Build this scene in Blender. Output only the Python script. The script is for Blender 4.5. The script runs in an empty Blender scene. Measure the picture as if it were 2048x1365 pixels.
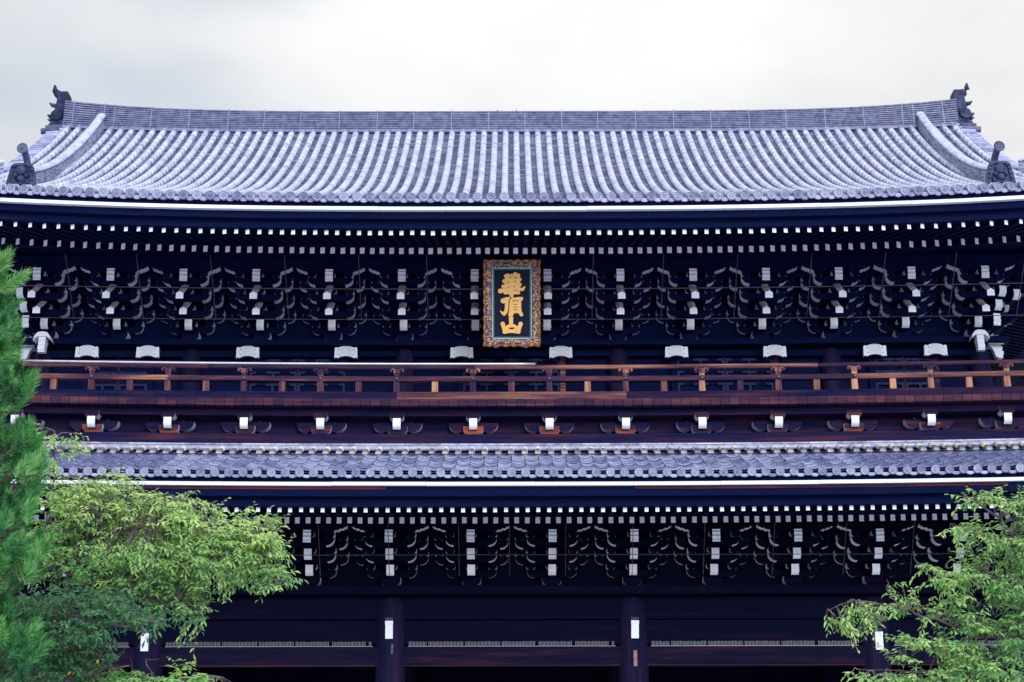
import bpy, math, random
import numpy as np
from mathutils import Vector, Matrix

random.seed(7)
rng = np.random.default_rng(11)
S = bpy.context.scene
COL = S.collection
R = math.radians
CAMZ = 1.6                 # eye height; heights below are written "above the eye" + CAMZ

# ------------------------------------------------------------------ camera
cam_d = bpy.data.cameras.new('camera')
cam = bpy.data.objects.new('camera', cam_d)
COL.objects.link(cam)
CAMD, PITCH, FPX = 46.0, 17.0, 3570.0
cam.location = (0.02, -CAMD, CAMZ)
cam.rotation_euler = (R(90 + PITCH), R(0.0), 0)
cam_d.sensor_width = 36.0
cam_d.lens = FPX / 2048 * 36.0
cam_d.clip_end = 3000
cam.matrix_world = cam.matrix_basis
cam.rotation_euler = (Matrix.Rotation(R(90 + PITCH), 3, 'X') @ Matrix.Rotation(R(-0.12), 3, 'Z')).to_euler()
S.camera = cam

# ------------------------------------------------------------------ sky, sun, exposure
SUN_EL, SUN_AZ = 21.0, 16.0      # azimuth measured from straight behind the camera towards the right
W = bpy.data.worlds.new('World')
S.world = W
W.use_nodes = True
nt = W.node_tree
nt.nodes.clear()
N = nt.nodes.new
out = N('ShaderNodeOutputWorld'); bg = N('ShaderNodeBackground')
sky = N('ShaderNodeTexSky'); sky.sky_type = 'NISHITA'; sky.sun_disc = False
sky.sun_elevation = R(SUN_EL); sky.sun_rotation = R(180 - SUN_AZ)
sky.air_density = 1.2; sky.dust_density = 1.0; sky.ozone_density = 2.0
tc = N('ShaderNodeTexCoord')
mp = N('ShaderNodeMapping'); mp.inputs['Scale'].default_value = (1.0, 1.0, 2.2); mp.inputs['Location'].default_value = (1.45, 1.8, 0.2)
n1 = N('ShaderNodeTexNoise'); n1.inputs['Scale'].default_value = 4.0; n1.inputs['Detail'].default_value = 5; n1.inputs['Roughness'].default_value = 0.5
n2 = N('ShaderNodeTexNoise'); n2.inputs['Scale'].default_value = 2.2; n2.inputs['Detail'].default_value = 3
cr = N('ShaderNodeValToRGB'); cr.color_ramp.elements[0].position = 0.32; cr.color_ramp.elements[1].position = 0.49
cr.color_ramp.elements[0].color = (0.45,)*3 + (1,); cr.color_ramp.elements[1].color = (1, 1, 1, 1)
cg = N('ShaderNodeValToRGB'); cg.color_ramp.elements[0].position = 0.30; cg.color_ramp.elements[1].position = 0.62
cg.color_ramp.elements[0].color = (0.90, 0.905, 0.915, 1); cg.color_ramp.elements[1].color = (1.16, 1.165, 1.175, 1)
sep = N('ShaderNodeSeparateXYZ')
ma = N('ShaderNodeMath'); ma.operation = 'MULTIPLY_ADD'; ma.inputs[1].default_value = 5.2; ma.inputs[2].default_value = 4.5; ma.use_clamp = False
mx0 = N('ShaderNodeMath'); mx0.operation = 'MAXIMUM'; mx0.inputs[1].default_value = 0.0
vm = N('ShaderNodeVectorMath'); vm.operation = 'SCALE'
mix = N('ShaderNodeMix'); mix.data_type = 'RGBA'
L = nt.links.new
L(tc.outputs['Generated'], mp.inputs['Vector'])
L(mp.outputs['Vector'], n1.inputs['Vector']); L(mp.outputs['Vector'], n2.inputs['Vector'])
L(n2.outputs['Fac'], cr.inputs['Fac']); L(n1.outputs['Fac'], cg.inputs['Fac'])
L(tc.outputs['Generated'], sep.inputs[0]); L(sep.outputs['Z'], mx0.inputs[0]); L(mx0.outputs[0], ma.inputs[0])
L(cg.outputs['Color'], vm.inputs[0]); L(ma.outputs[0], vm.inputs['Scale'])
L(cr.outputs['Color'], mix.inputs['Factor']); L(sky.outputs['Color'], mix.inputs['A']); L(vm.outputs['Vector'], mix.inputs['B'])
L(mix.outputs['Result'], bg.inputs['Color'])
bg.inputs['Strength'].default_value = 0.058
L(bg.outputs['Background'], out.inputs['Surface'])

sun_d = bpy.data.lights.new('sun', 'SUN')
sun_d.energy = 1.5; sun_d.angle = R(40); sun_d.color = (1.0, 0.985, 0.97)
sun = bpy.data.objects.new('sun', sun_d); COL.objects.link(sun)
sd = Vector((math.sin(R(SUN_AZ)) * math.cos(R(SUN_EL)), -math.cos(R(SUN_AZ)) * math.cos(R(SUN_EL)), math.sin(R(SUN_EL))))
sun.rotation_euler = sd.to_track_quat('Z', 'Y').to_euler()
sun.location = (20, -40, 60)
vs = S.view_settings
vs.view_transform = 'Standard'; vs.look = 'None'; vs.gamma = 1.0; vs.exposure = 1.15
vs.use_curve_mapping = False

# ------------------------------------------------------------------ materials
MATS = {}
def mat_base(name, rough=0.6, spec=0.5, metal=0.0):
    m = bpy.data.materials.new(name); m.use_nodes = True
    t = m.node_tree; b = t.nodes['Principled BSDF']
    b.inputs['Roughness'].default_value = rough
    b.inputs['Specular IOR Level'].default_value = spec
    b.inputs['Metallic'].default_value = metal
    MATS[name] = m
    return m, t, b
def noise(t, vec, scale, detail=4, rough=0.55):
    n = t.nodes.new('ShaderNodeTexNoise')
    n.inputs['Scale'].default_value = scale; n.inputs['Detail'].default_value = detail; n.inputs['Roughness'].default_value = rough
    t.links.new(vec, n.inputs['Vector']); return n.outputs['Fac']
def mapping(t, src, sc, loc=(0, 0, 0)):
    m = t.nodes.new('ShaderNodeMapping'); m.inputs['Scale'].default_value = sc; m.inputs['Location'].default_value = loc
    t.links.new(src, m.inputs['Vector']); return m.outputs['Vector']
def ramp(t, fac, stops):
    r = t.nodes.new('ShaderNodeValToRGB'); e = r.color_ramp.elements
    while len(e) < len(stops): e.new(0.5)
    for k, (p, c) in enumerate(stops):
        e[k].position = p; e[k].color = (c if len(c) == 4 else tuple(c) + (1,))
    t.links.new(fac, r.inputs['Fac']); return r.outputs['Color']
def mixc(t, fac, a, b, mode='MIX'):
    m = t.nodes.new('ShaderNodeMix'); m.data_type = 'RGBA'; m.blend_type = mode
    for key, val in (('Factor', fac), ('A', a), ('B', b)):
        if isinstance(val, (int, float)): m.inputs[key].default_value = val
        elif isinstance(val, (tuple, list)): m.inputs[key].default_value = tuple(val) + ((1,) if len(val) == 3 else ())
        else: t.links.new(val, m.inputs[key])
    return m.outputs['Result']
def mathn(t, op, a, b=None):
    m = t.nodes.new('ShaderNodeMath'); m.operation = op
    for i, val in enumerate((a, b)):
        if val is None: continue
        if isinstance(val, (int, float)): m.inputs[i].default_value = val
        else: t.links.new(val, m.inputs[i])
    return m.outputs[0]
def bump(t, b, h, strength=0.3, dist=0.01):
    n = t.nodes.new('ShaderNodeBump'); n.inputs['Strength'].default_value = strength; n.inputs['Distance'].default_value = dist
    t.links.new(h, n.inputs['Height']); t.links.new(n.outputs['Normal'], b.inputs['Normal'])
def pos(t): return t.nodes.new('ShaderNodeNewGeometry').outputs['Position']
def obrnd(t): return t.nodes.new('ShaderNodeObjectInfo').outputs['Random']
def attr(t, name):
    a = t.nodes.new('ShaderNodeAttribute'); a.attribute_name = name; return a.outputs['Fac']

def wood(name, dark, mid, light, lo=0.5, hi=0.72, per_obj=0.0, axis='x', rough=0.78, spec=0.05):
    m, t, b = mat_base(name, rough, spec)
    p = pos(t)
    sc = (0.35, 6, 6) if axis == 'x' else (6, 6, 0.35)
    sg = (1.6, 60, 60) if axis == 'x' else (60, 60, 1.6)
    patch = noise(t, mapping(t, p, sc), 1.0, 5, 0.6)
    if per_obj:
        r = obrnd(t)
        patch = mathn(t, 'ADD', patch, mathn(t, 'MULTIPLY', mathn(t, 'SUBTRACT', r, 0.5), per_obj))
    grain = noise(t, mapping(t, p, sg), 1.0, 3, 0.6)
    c = ramp(t, patch, [(max(lo - .18, 0), dark), (lo, mid), (hi, light)])
    c = mixc(t, 0.75, c, ramp(t, grain, [(0.3, (.45, .45, .48)), (0.62, (1.25, 1.22, 1.2))]), 'MULTIPLY')
    t.links.new(c, b.inputs['Base Color'])
    bump(t, b, grain, 0.35, 0.006)
    return m
NAVY = (0.0012, 0.0052, 0.042)
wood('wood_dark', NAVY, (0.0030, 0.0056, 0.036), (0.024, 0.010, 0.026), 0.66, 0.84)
wood('wood_eave', (0.0012, 0.0048, 0.036), (0.0034, 0.0058, 0.036), (0.050, 0.016, 0.028), 0.66, 0.80, axis='x')
wood('wood_beam', (0.0040, 0.0075, 0.046), (0.020, 0.011, 0.040), (0.090, 0.026, 0.036), 0.56, 0.76)
wood('wood_rail', (0.026, 0.016, 0.046), (0.070, 0.030, 0.050), (0.36, 0.17, 0.13), 0.52, 0.80, per_obj=0.22)
wood('wood_post', (0.030, 0.018, 0.052), (0.070, 0.032, 0.056), (0.34, 0.16, 0.12), 0.58, 0.84, per_obj=0.30, axis='z')
wood('wood_plank', (0.026, 0.015, 0.042), (0.050, 0.022, 0.046), (0.13, 0.050, 0.056), 0.54, 0.82, per_obj=0.18)
wood('wood_block', (0.018, 0.012, 0.032), (0.042, 0.019, 0.038), (0.30, 0.075, 0.036), 0.62, 0.82, per_obj=0.45)
wood('wood_red', (0.014, 0.008, 0.030), (0.048, 0.016, 0.028), (0.11, 0.034, 0.036), 0.48, 0.75)
wood('wood_shaded', (0.0004, 0.0016, 0.0165), (0.0014, 0.0020, 0.0165), (0.010, 0.0048, 0.016), 0.58, 0.80, spec=0.06)  # near-black copy of the dark wood; lower storey's shade painted into its colour
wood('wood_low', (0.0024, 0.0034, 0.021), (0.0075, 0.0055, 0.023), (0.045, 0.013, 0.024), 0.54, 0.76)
wood('wood_col_upper', (0.0050, 0.0075, 0.042), (0.012, 0.010, 0.044), (0.040, 0.016, 0.042), 0.55, 0.80, axis='z')
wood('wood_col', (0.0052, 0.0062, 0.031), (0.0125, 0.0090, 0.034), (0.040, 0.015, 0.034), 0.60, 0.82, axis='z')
wood('wood_tan', (0.065, 0.032, 0.050), (0.18, 0.090, 0.080), (0.42, 0.24, 0.155), 0.46, 0.72, per_obj=0.30, axis='z')
wood('wood_tan_rail', (0.050, 0.025, 0.048), (0.13, 0.060, 0.066), (0.36, 0.18, 0.13), 0.50, 0.74)

m, t, b = mat_base('white_paint', 0.75, 0.25)
pn = noise(t, mapping(t, pos(t), (7, 7, 3)), 1.0, 6, 0.65)
c = ramp(t, pn, [(0.24, (0.42, 0.46, 0.56)), (0.34, (0.66, 0.73, 0.88)), (0.46, (0.72, 0.80, 0.95)), (1.0, (0.74, 0.82, 0.96))])
rv = mathn(t, 'MULTIPLY_ADD', obrnd(t), 0.16); rv.node.inputs[2].default_value = 0.86
vmn = t.nodes.new('ShaderNodeVectorMath'); vmn.operation = 'SCALE'; t.links.new(c, vmn.inputs[0]); t.links.new(rv, vmn.inputs['Scale'])
t.links.new(vmn.outputs[0], b.inputs['Base Color']); bump(t, b, pn, 0.2, 0.004)

m, t, b = mat_base('grey_paint', 0.8, 0.25)          # weathered paint on tails
pn = noise(t, mapping(t, pos(t), (5, 5, 9)), 1.0, 5, 0.6)
t.links.new(ramp(t, pn, [(0.35, (0.26, 0.28, 0.37)), (0.65, (0.48, 0.52, 0.64))]), b.inputs['Base Color'])

def tile_mat(name, lo, mid, hi, rough, use_attr=True, spec=0.5, rw=0.32):
    m, t, b = mat_base(name, rough, spec)
    p = pos(t)
    blotch = noise(t, mapping(t, p, (5.5, 4.0, 5.5)), 1.0, 5, 0.62)
    fine = noise(t, mapping(t, p, (30, 30, 30)), 1.0, 3, 0.6)
    f = mathn(t, 'ADD', mathn(t, 'MULTIPLY', blotch, 0.85), mathn(t, 'MULTIPLY', attr(t, 'rnd') if use_attr else obrnd(t), rw))
    k0 = .85 * .5 + rw * .5
    c = ramp(t, f, [(k0 - .20, lo), (k0 - .04, mid), (k0 + .16, hi)])
    c = mixc(t, 0.35, c, ramp(t, fine, [(0.3, (.6, .6, .62)), (0.65, (1.2, 1.2, 1.2))]), 'MULTIPLY')
    t.links.new(c, b.inputs['Base Color'])
    r = ramp(t, f, [(0.4, (rough + .12,)*3), (0.7, (rough - .06,)*3)])
    t.links.new(r, b.inputs['Roughness'])
    bump(t, b, fine, 0.25, 0.006)
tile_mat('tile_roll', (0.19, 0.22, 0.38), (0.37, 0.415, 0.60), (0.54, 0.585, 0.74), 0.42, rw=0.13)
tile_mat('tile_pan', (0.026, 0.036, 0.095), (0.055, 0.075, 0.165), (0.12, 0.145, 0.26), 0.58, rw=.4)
tile_mat('tile_piece', (0.10, 0.12, 0.26), (0.20, 0.23, 0.43), (0.34, 0.38, 0.58), 0.42, False)
tile_mat('tile_noshi', (0.070, 0.080, 0.185), (0.125, 0.142, 0.285), (0.22, 0.245, 0.40), 0.5)
tile_mat('tile_noshi_light', (0.15, 0.17, 0.31), (0.27, 0.30, 0.48), (0.40, 0.44, 0.62), 0.5)
tile_mat('tile_crest', (0.07, 0.08, 0.15), (0.115, 0.13, 0.23), (0.17, 0.19, 0.31), 0.55, False)
tile_mat('tile_disc', (0.13, 0.155, 0.31), (0.21, 0.24, 0.42), (0.30, 0.335, 0.53), 0.5, False)
tile_mat('tile_dark', (0.020, 0.030, 0.080), (0.045, 0.060, 0.145), (0.10, 0.12, 0.23), 0.55, False)
tile_mat('tile_ornament', (0.006, 0.011, 0.040), (0.014, 0.022, 0.070), (0.045, 0.060, 0.14), 0.6, False, spec=0.15)
tile_mat('tile_lichen', (0.26, 0.27, 0.32), (0.46, 0.47, 0.50), (0.64, 0.62, 0.58), 0.6, False)

def plain(name, colr, rough=0.5, metal=0.0, spec=0.5, var=0.0, scale=12):
    m, t, b = mat_base(name, rough, spec, metal)
    if var:
        n = noise(t, mapping(t, pos(t), (scale,)*3), 1.0, 4, 0.6)
        lo = tuple(x * (1 - var) for x in colr); hi = tuple(x * (1 + var) for x in colr)
        t.links.new(ramp(t, n, [(0.3, lo), (0.7, hi)]), b.inputs['Base Color'])
    else:
        b.inputs['Base Color'].default_value = tuple(colr) + (1,)
    return m
plain('iron', (0.011, 0.024, 0.085), 0.7, 0.0, spec=0.12, var=0.6, scale=30)
plain('stud_metal', (0.12, 0.16, 0.24), 0.4, 0.6, var=0.3)
plain('pipe_metal', (0.55, 0.58, 0.66), 0.35, 0.7, var=0.12, scale=4)
plain('rod_metal', (0.060, 0.045, 0.075), 0.55, 0.3, var=0.5, scale=3)
plain('strap_metal', (0.13, 0.20, 0.33), 0.5, 0.2, var=0.2)
plain('spike_metal', (0.22, 0.24, 0.30), 0.5, 0.2)
plain('gold', (0.62, 0.36, 0.11), 0.55, 0.2, var=0.10, scale=9)
plain('gold_frame', (0.34, 0.17, 0.075), 0.38, 0.6, var=0.5, scale=16)
plain('carving_purple', (0.060, 0.035, 0.12), 0.5, var=0.5, scale=20)
plain('carving_gold', (0.62, 0.40, 0.20), 0.4, 0.5, var=0.4, scale=25)
plain('carving_teal', (0.10, 0.22, 0.30), 0.45, var=0.3)
plain('carving_red', (0.34, 0.10, 0.12), 0.45, var=0.3)
plain('board_navy', (0.003, 0.006, 0.024), 0.7, spec=0.15, var=0.3)
plain('green_border', (0.010, 0.14, 0.13), 0.45, var=0.2)
plain('bead_white', (0.55, 0.58, 0.62), 0.5, var=0.2)
plain('void_dark', (0.006, 0.006, 0.014), 0.9, spec=0.1)
plain('plaque_pink', (0.22, 0.09, 0.12), 0.6, var=0.4)
plain('plaque_blue', (0.05, 0.10, 0.30), 0.6, var=0.6, scale=40)
m, t, b = mat_base('stone', 0.85, 0.3)
n = noise(t, mapping(t, pos(t), (2, 2, 2)), 1.0, 8, 0.65)
t.links.new(ramp(t, n, [(0.3, (0.34, 0.34, 0.35)), (0.7, (0.50, 0.50, 0.50))]), b.inputs['Base Color']); bump(t, b, n, 0.4, 0.02)
m, t, b = mat_base('gravel', 0.95, 0.2)
n = noise(t, mapping(t, pos(t), (1, 1, 1)), 22.0, 6, 0.7)
t.links.new(ramp(t, n, [(0.3, (0.42, 0.44, 0.50)), (0.7, (0.62, 0.645, 0.71))]), b.inputs['Base Color']); bump(t, b, n, 0.6, 0.02)
m, t, b = mat_base('bark', 0.9, 0.2)
n = noise(t, mapping(t, pos(t), (12, 12, 3)), 1.0, 6, 0.7)
t.links.new(ramp(t, n, [(0.3, (0.035, 0.030, 0.036)), (0.7, (0.16, 0.14, 0.14))]), b.inputs['Base Color']); bump(t, b, n, 0.6, 0.02)
m, t, b = mat_base('twig', 0.8, 0.3)
n = noise(t, mapping(t, pos(t), (9, 9, 9)), 1.0, 3)
t.links.new(ramp(t, n, [(0.3, (0.05, 0.042, 0.055)), (0.7, (0.19, 0.17, 0.20))]), b.inputs['Base Color'])

def leaf_mat(name, stops, trans=0.38, rough=0.45, spec=0.4):
    m, t, b = mat_base(name, rough, spec)
    c = ramp(t, attr(t, 'rnd'), stops)
    t.links.new(c, b.inputs['Base Color'])
    tr = t.nodes.new('ShaderNodeBsdfTranslucent'); t.links.new(c, tr.inputs['Color'])
    ms = t.nodes.new('ShaderNodeMixShader'); ms.inputs[0].default_value = trans
    o = t.nodes['Material Output']
    t.links.new(b.outputs[0], ms.inputs[1]); t.links.new(tr.outputs[0], ms.inputs[2]); t.links.new(ms.outputs[0], o.inputs['Surface'])
leaf_mat('leaf_cherry', [(0.0, (0.04, 0.13, 0.06)), (0.35, (0.12, 0.35, 0.12)), (0.7, (0.33, 0.58, 0.17)), (0.94, (0.57, 0.74, 0.30)), (0.985, (0.58, 0.36, 0.03))])
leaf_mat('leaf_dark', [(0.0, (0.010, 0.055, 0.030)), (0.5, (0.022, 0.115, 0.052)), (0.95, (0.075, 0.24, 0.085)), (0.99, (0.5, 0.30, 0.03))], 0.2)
leaf_mat('needle', [(0.0, (0.008, 0.065, 0.028)), (0.45, (0.045, 0.235, 0.070)), (0.8, (0.15, 0.40, 0.11)), (1.0, (0.32, 0.50, 0.22))], 0.15, 0.45, 0.35)

# ------------------------------------------------------------------ mesh helpers
class MB:
    def __init__(s): s.v, s.f, s.m, s.a = [], [], [], []
    def face(s, idx, m=0, a=0.5): s.f.append(idx); s.m.append(m); s.a.append(a)
    def box(s, x0, x1, y0, y1, z0, z1, m=0, a=0.5):
        n = len(s.v)
        s.v += [(x0, y0, z0), (x1, y0, z0), (x1, y1, z0), (x0, y1, z0), (x0, y0, z1), (x1, y0, z1), (x1, y1, z1), (x0, y1, z1)]
        for q in ((0, 3, 2, 1), (4, 5, 6, 7), (0, 1, 5, 4), (1, 2, 6, 5), (2, 3, 7, 6), (3, 0, 4, 7)):
            s.face([n + i for i in q], m, a)
    def prism(s, prof, w0, w1, axis='y', em=None, cm=0, a=0.5):
        """closed profile; axis 'y': prof (x,z) swept along y; axis 'x': prof (y,z) swept along x. em: material per edge"""
        n = len(s.v); k = len(prof)
        for w in (w0, w1):
            for p in prof:
                s.v.append((p[0], w, p[1]) if axis == 'y' else (w, p[0], p[1]))
        for i in range(k):
            j = (i + 1) % k
            s.face([n + i, n + j, n + k + j, n + k + i], em[i] if em else 0, a)
        s.face([n + i for i in range(k)][::-1], cm, a); s.face([n + k + i for i in range(k)], cm, a)
    def sweep(s, rings, m=0, closed=True, caps=True, a=0.5, am=None):
        n = len(s.v); k = len(rings[0])
        for r in rings: s.v += [tuple(p) for p in r]
        for i in range(len(rings) - 1):
            aa = am[i] if am else a
            for j in range(k if closed else k - 1):
                j2 = (j + 1) % k
                s.face([n + i * k + j, n + i * k + j2, n + (i + 1) * k + j2, n + (i + 1) * k + j], m, aa)
        if caps and closed:
            s.face([n + j for j in range(k)][::-1], m, a); s.face([n + (len(rings) - 1) * k + j for j in range(k)], m, a)
    def tube(s, path, radii, n=8, m=0, a=0.5):
        rings = []; P = [Vector(p) for p in path]
        if isinstance(radii, (int, float)): radii = [radii] * len(P)
        for i, p in enumerate(P):
            d = (P[min(i + 1, len(P) - 1)] - P[max(i - 1, 0)]).normalized()
            u = d.cross(Vector((0, 0, 1)) if abs(d.z) < 0.9 else Vector((1, 0, 0))).normalized(); w = u.cross(d)
            rings.append([p + radii[i] * (math.cos(q) * u + math.sin(q) * w) for q in [2 * math.pi * j / n for j in range(n)]])
        s.sweep(rings, m, a=a)
    def lathe(s, prof, n=20, m=0, axis='z', c=(0, 0, 0)):
        """prof: (r, h) along axis"""
        rings = []
        for r, h in prof:
            ring = []
            for j in range(n):
                q = 2 * math.pi * j / n; x, y = r * math.cos(q), r * math.sin(q)
                p = (x, y, h) if axis == 'z' else (x, h, y)
                ring.append((p[0] + c[0], p[1] + c[1], p[2] + c[2]))
            rings.append(ring)
        s.sweep(rings, m)
    def mesh(s, name, mats, smooth=False):
        me = bpy.data.meshes.new(name); me.from_pydata(s.v, [], s.f)
        for mm in mats: me.materials.append(MATS[mm])
        me.polygons.foreach_set('material_index', s.m)
        at = me.attributes.new('rnd', 'FLOAT', 'FACE'); at.data.foreach_set('value', s.a)
        if smooth: me.polygons.foreach_set('use_smooth', [True] * len(s.f))
        me.update(); return me
    def build(s, name, mats, parent=None, smooth=False, **k):
        return add(name, s.mesh(name, mats if isinstance(mats, (list, tuple)) else [mats], smooth), parent, **k)
def add(name, data, parent=None, loc=(0, 0, 0), rot=(0, 0, 0), scale=(1, 1, 1)):
    o = bpy.data.objects.new(name, data); COL.objects.link(o)
    o.location = loc; o.rotation_euler = rot; o.scale = scale
    if parent is not None: o.parent = parent
    return o
def tag(o, label=None, cat=None, group=None, kind=None):
    for k, v in (('label', label), ('category', cat), ('group', group), ('kind', kind)):
        if v: o[k] = v
    return o
def linsp(a, b, n): return [a + (b - a) * i / (n - 1) for i in range(n)]
def Z(rel): return rel + CAMZ
def at(px, py, Y):
    """world point on the vertical plane y = Y that the photograph shows at (px, py); used for sizing the trees"""
    p = R(PITCH); a, bq = (px - 1024) / FPX, (682.5 - py) / FPX
    d = Vector((a, math.cos(p) - bq * math.sin(p), math.sin(p) + bq * math.cos(p)))
    return Vector((0, -CAMD, CAMZ)) + d * ((Y + CAMD) / d.y)

# ------------------------------------------------------------------ setting
g = MB(); g.v += [(-900, -900, 0), (900, -900, 0), (900, 900, 0), (-900, 900, 0)]; g.face([0, 1, 2, 3])
tag(g.build('ground', 'gravel'), kind='structure')
PODZ = 0.9
g = MB(); g.box(-19.5, 19.5, -6.2, 18.5, 0.0, PODZ)
for i in range(5): g.box(-14.5, 14.5, -6.2 - 0.36 * (5 - i), -6.2, 0.002, PODZ - 0.15 * (5 - i) + 0.002 * i)
tag(g.build('podium', 'stone'), kind='structure')

gate = add('temple_gate', None, loc=(0, 0, 0))
tag(gate, 'huge dark timber temple gate with two tiled roofs and white painted bracket ends', 'gate')

# ------------------------------------------------------------------ upper roof
EY, RW, GX = -4.4, 18.1, 14.2          # eave line, eave half width, gable half width
BACK = 16.6
def rise_e(x): return 0.26 * (min(abs(x), 18.2) / 12.66) ** 2.7
def rise_r(x): return 0.19 * (min(abs(x), 14.4) / 14.0) ** 4.6
def f_up(r, x):
    tt = min(max(r / 10.4, 0), 1)
    return Z(16.5) + 0.412 * r + 0.0203 * r * r + rise_e(x) * (1 - tt) ** 1.3 + rise_r(x) * tt
PITCHX = 0.334
def rollx(i): return PITCHX * (i + 0.5)
roof = MB()                            # stepped, dished pan courses between the rolls, front slope
ncol = 54
for i in range(-ncol, ncol):
    xa, xb = PITCHX * (i - 0.5) + PITCHX, PITCHX * (i + 0.5) + PITCHX
    xa, xb = rollx(i), rollx(i + 1)
    if abs(xa) > RW or abs(xb) > RW: continue
    xm = (xa + xb) / 2
    rmax = 10.2 if abs(xm) < GX else max(RW - abs(xm), 0.3)
    rows = int(rmax / 0.222)
    cs = [(-0.5, 0.0), (-0.25, -0.032), (0, -0.044), (0.25, -0.032), (0.5, 0.0)]
    rnd = random.random
    ring0 = None
    for j in range(rows):
        r0, r1 = j * 0.222, (j + 1) * 0.222 + 0.02
        A = [(xm + c * PITCHX, EY + r0, f_up(r0, xm + c * PITCHX) + d + 0.034) for c, d in cs]
        B = [(xm + c * PITCHX, EY + r1, f_up(r1, xm + c * PITCHX) + d) for c, d in cs]
        A0 = [(p[0], p[1] + 0.004, p[2] - 0.034) for p in A]
        n = len(roof.v); roof.v += A0 + A + B
        q = rnd()
        for c in range(4):
            roof.face([n + c, n + c + 1, n + 5 + c + 1, n + 5 + c], 0, q * 0.6)
            roof.face([n + 5 + c, n + 5 + c + 1, n + 10 + c + 1, n + 10 + c], 0, q)

deck = MB()                            # side hips, back slope, gable walls and the boards under the tiles
def r_all(x, y): return min(y - EY, BACK - y, RW - abs(x))
def grid(mb, xs, ys, fz, m=0, flip=False):
    n = len(mb.v); k = len(ys)
    for x in xs:
        for y in ys: mb.v.append((x, y, fz(x, y)))
    for i in range(len(xs) - 1):
        for j in range(k - 1):
            q = [n + i * k + j, n + (i + 1) * k + j, n + (i + 1) * k + j + 1, n + i * k + j + 1]
            mb.face(q[::-1] if flip else q, m, random.random())
for sx in (-1, 1):
    grid(deck, [sx * x for x in linsp(GX, RW, 14)], linsp(EY, BACK, 60), lambda x, y: f_up(max(r_all(x, y), 0), x if y < 0 else 14) - 0.06, 0, sx < 0)
grid(deck, linsp(-GX, GX, 24), linsp(6.1, BACK, 16), lambda x, y: f_up(BACK - y, x), 0)
grid(deck, linsp(-GX, GX, 40), linsp(EY + .02, 6.1, 24), lambda x, y: f_up(y - EY, x) - 0.09, 1)
for sx in (-1, 1):
    x = sx * (GX - 0.35)
    ys = linsp(-0.2, 12.4, 20)
    for a_, b_ in zip(ys[:-1], ys[1:]):
        n = len(deck.v)
        deck.v += [(x, a_, Z(19)), (x, b_, Z(19)), (x, b_, f_up(min(b_ - EY, BACK - b_), x) - .1), (x, a_, f_up(min(a_ - EY, BACK - a_), x) - .1)]
        deck.face([n, n + 1, n + 2, n + 3], 1)
upper_roof = deck.build('upper_roof', ['tile_pan', 'wood_dark'], gate)
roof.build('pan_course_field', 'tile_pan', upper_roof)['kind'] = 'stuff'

def roll_mesh(x, f, r0, r1, rad, tl=0.36, ey=EY, lift=0.02):
    mb = MB(); rings = []; am = []
    n = max(2, int((r1 - r0) / tl)); d = (r1 - r0) / n
    for j in range(n):
        q = random.random()
        for k, (rr, ra) in enumerate(((r0 + j * d, rad * 1.005), (r0 + (j + .95) * d, rad * 0.985), (r0 + (j + .955) * d, rad * 0.968), (r0 + (j + 0.999) * d, rad * 0.968))):
            z = f(rr, x) + lift
            rings.append([(x + ra * math.cos(w) * 1.0, ey + rr, z + ra * math.sin(w)) for w in [math.pi * (-0.1 + 1.2 * h / 7) for h in range(8)]])
            am.append(q if k < 2 else q * .5)
    mb.sweep(rings, 0, closed=False, caps=False, am=am)
    return mb
for i in range(-ncol, ncol):
    x = rollx(i)
    rmax = 10.15 if abs(x) < GX - 0.05 else RW - abs(x) - 0.25
    if rmax < 0.5: continue
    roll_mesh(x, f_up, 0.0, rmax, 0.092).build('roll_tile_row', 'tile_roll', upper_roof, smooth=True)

def disc_mesh(rad, name):
    mb = MB()
    mb.lathe([(rad * 0.80, 0.10), (rad, 0.0), (rad, -0.022), (rad * 0.84, -0.030), (rad * 0.74, -0.012), (rad * 0.52, -0.010), (rad * 0.48, -0.018), (rad * 0.44, -0.008), (0.002, -0.006)], 22, 0, 'y')
    for fi in range(3 * 22, 8 * 22):
        if not (4 * 22 <= fi < 5 * 22): mb.m[fi] = 1
    for k in range(3):                                           # three-comma crest
        q0 = k * 2 * math.pi / 3
        pts = []
        for s_ in linsp(0, 1, 6):
            q = q0 + s_ * 2.0; rr = rad * (0.12 + 0.24 * s_); w = rad * 0.11 * (1 - s_) + 0.003
            pts.append((q, rr, w))
        a_ = [((r_ + w) * math.cos(q), -0.018, (r_ + w) * math.sin(q)) for q, r_, w in pts]
        c_ = [((r_ - w) * math.cos(q), -0.018, (r_ - w) * math.sin(q)) for q, r_, w in pts]
        n = len(mb.v); mb.v += a_ + c_ + [(p[0], -0.004, p[2]) for p in a_] + [(p[0], -0.004, p[2]) for p in c_]
        for h in range(5):
            mb.face([n + h, n + h + 1, n + 6 + h + 1, n + 6 + h]); mb.face([n + h, n + 12 + h, n + 13 + h, n + h + 1]); mb.face([n + 6 + h, n + 7 + h, n + 19 + h, n + 18 + h])
    return mb.mesh(name, ['tile_disc', 'tile_crest'])
def pendant_mesh(w, name, drop=0.085):
    mb = MB(); xs = linsp(-w / 2 + .02, w / 2 - .02, 9)
    top = [(x, 0.01 - 0.045 * (1 - (2 * x / w) ** 2)) for x in xs]
    bot = [(x, top[i][1] - drop * (0.35 + 0.65 * (1 - (2 * x / w) ** 2))) for i, x in enumerate(xs)]
    mb.prism(top + bot[::-1], 0.0, 0.05, 'y')
    for k in (-1, 0, 1): mb.box(k * .055 - .016, k * .055 + .016, -0.008, 0.002, -0.105 + .012 * abs(k), -0.055 + .012 * abs(k))
    return mb.mesh(name, ['tile_disc'])
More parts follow.
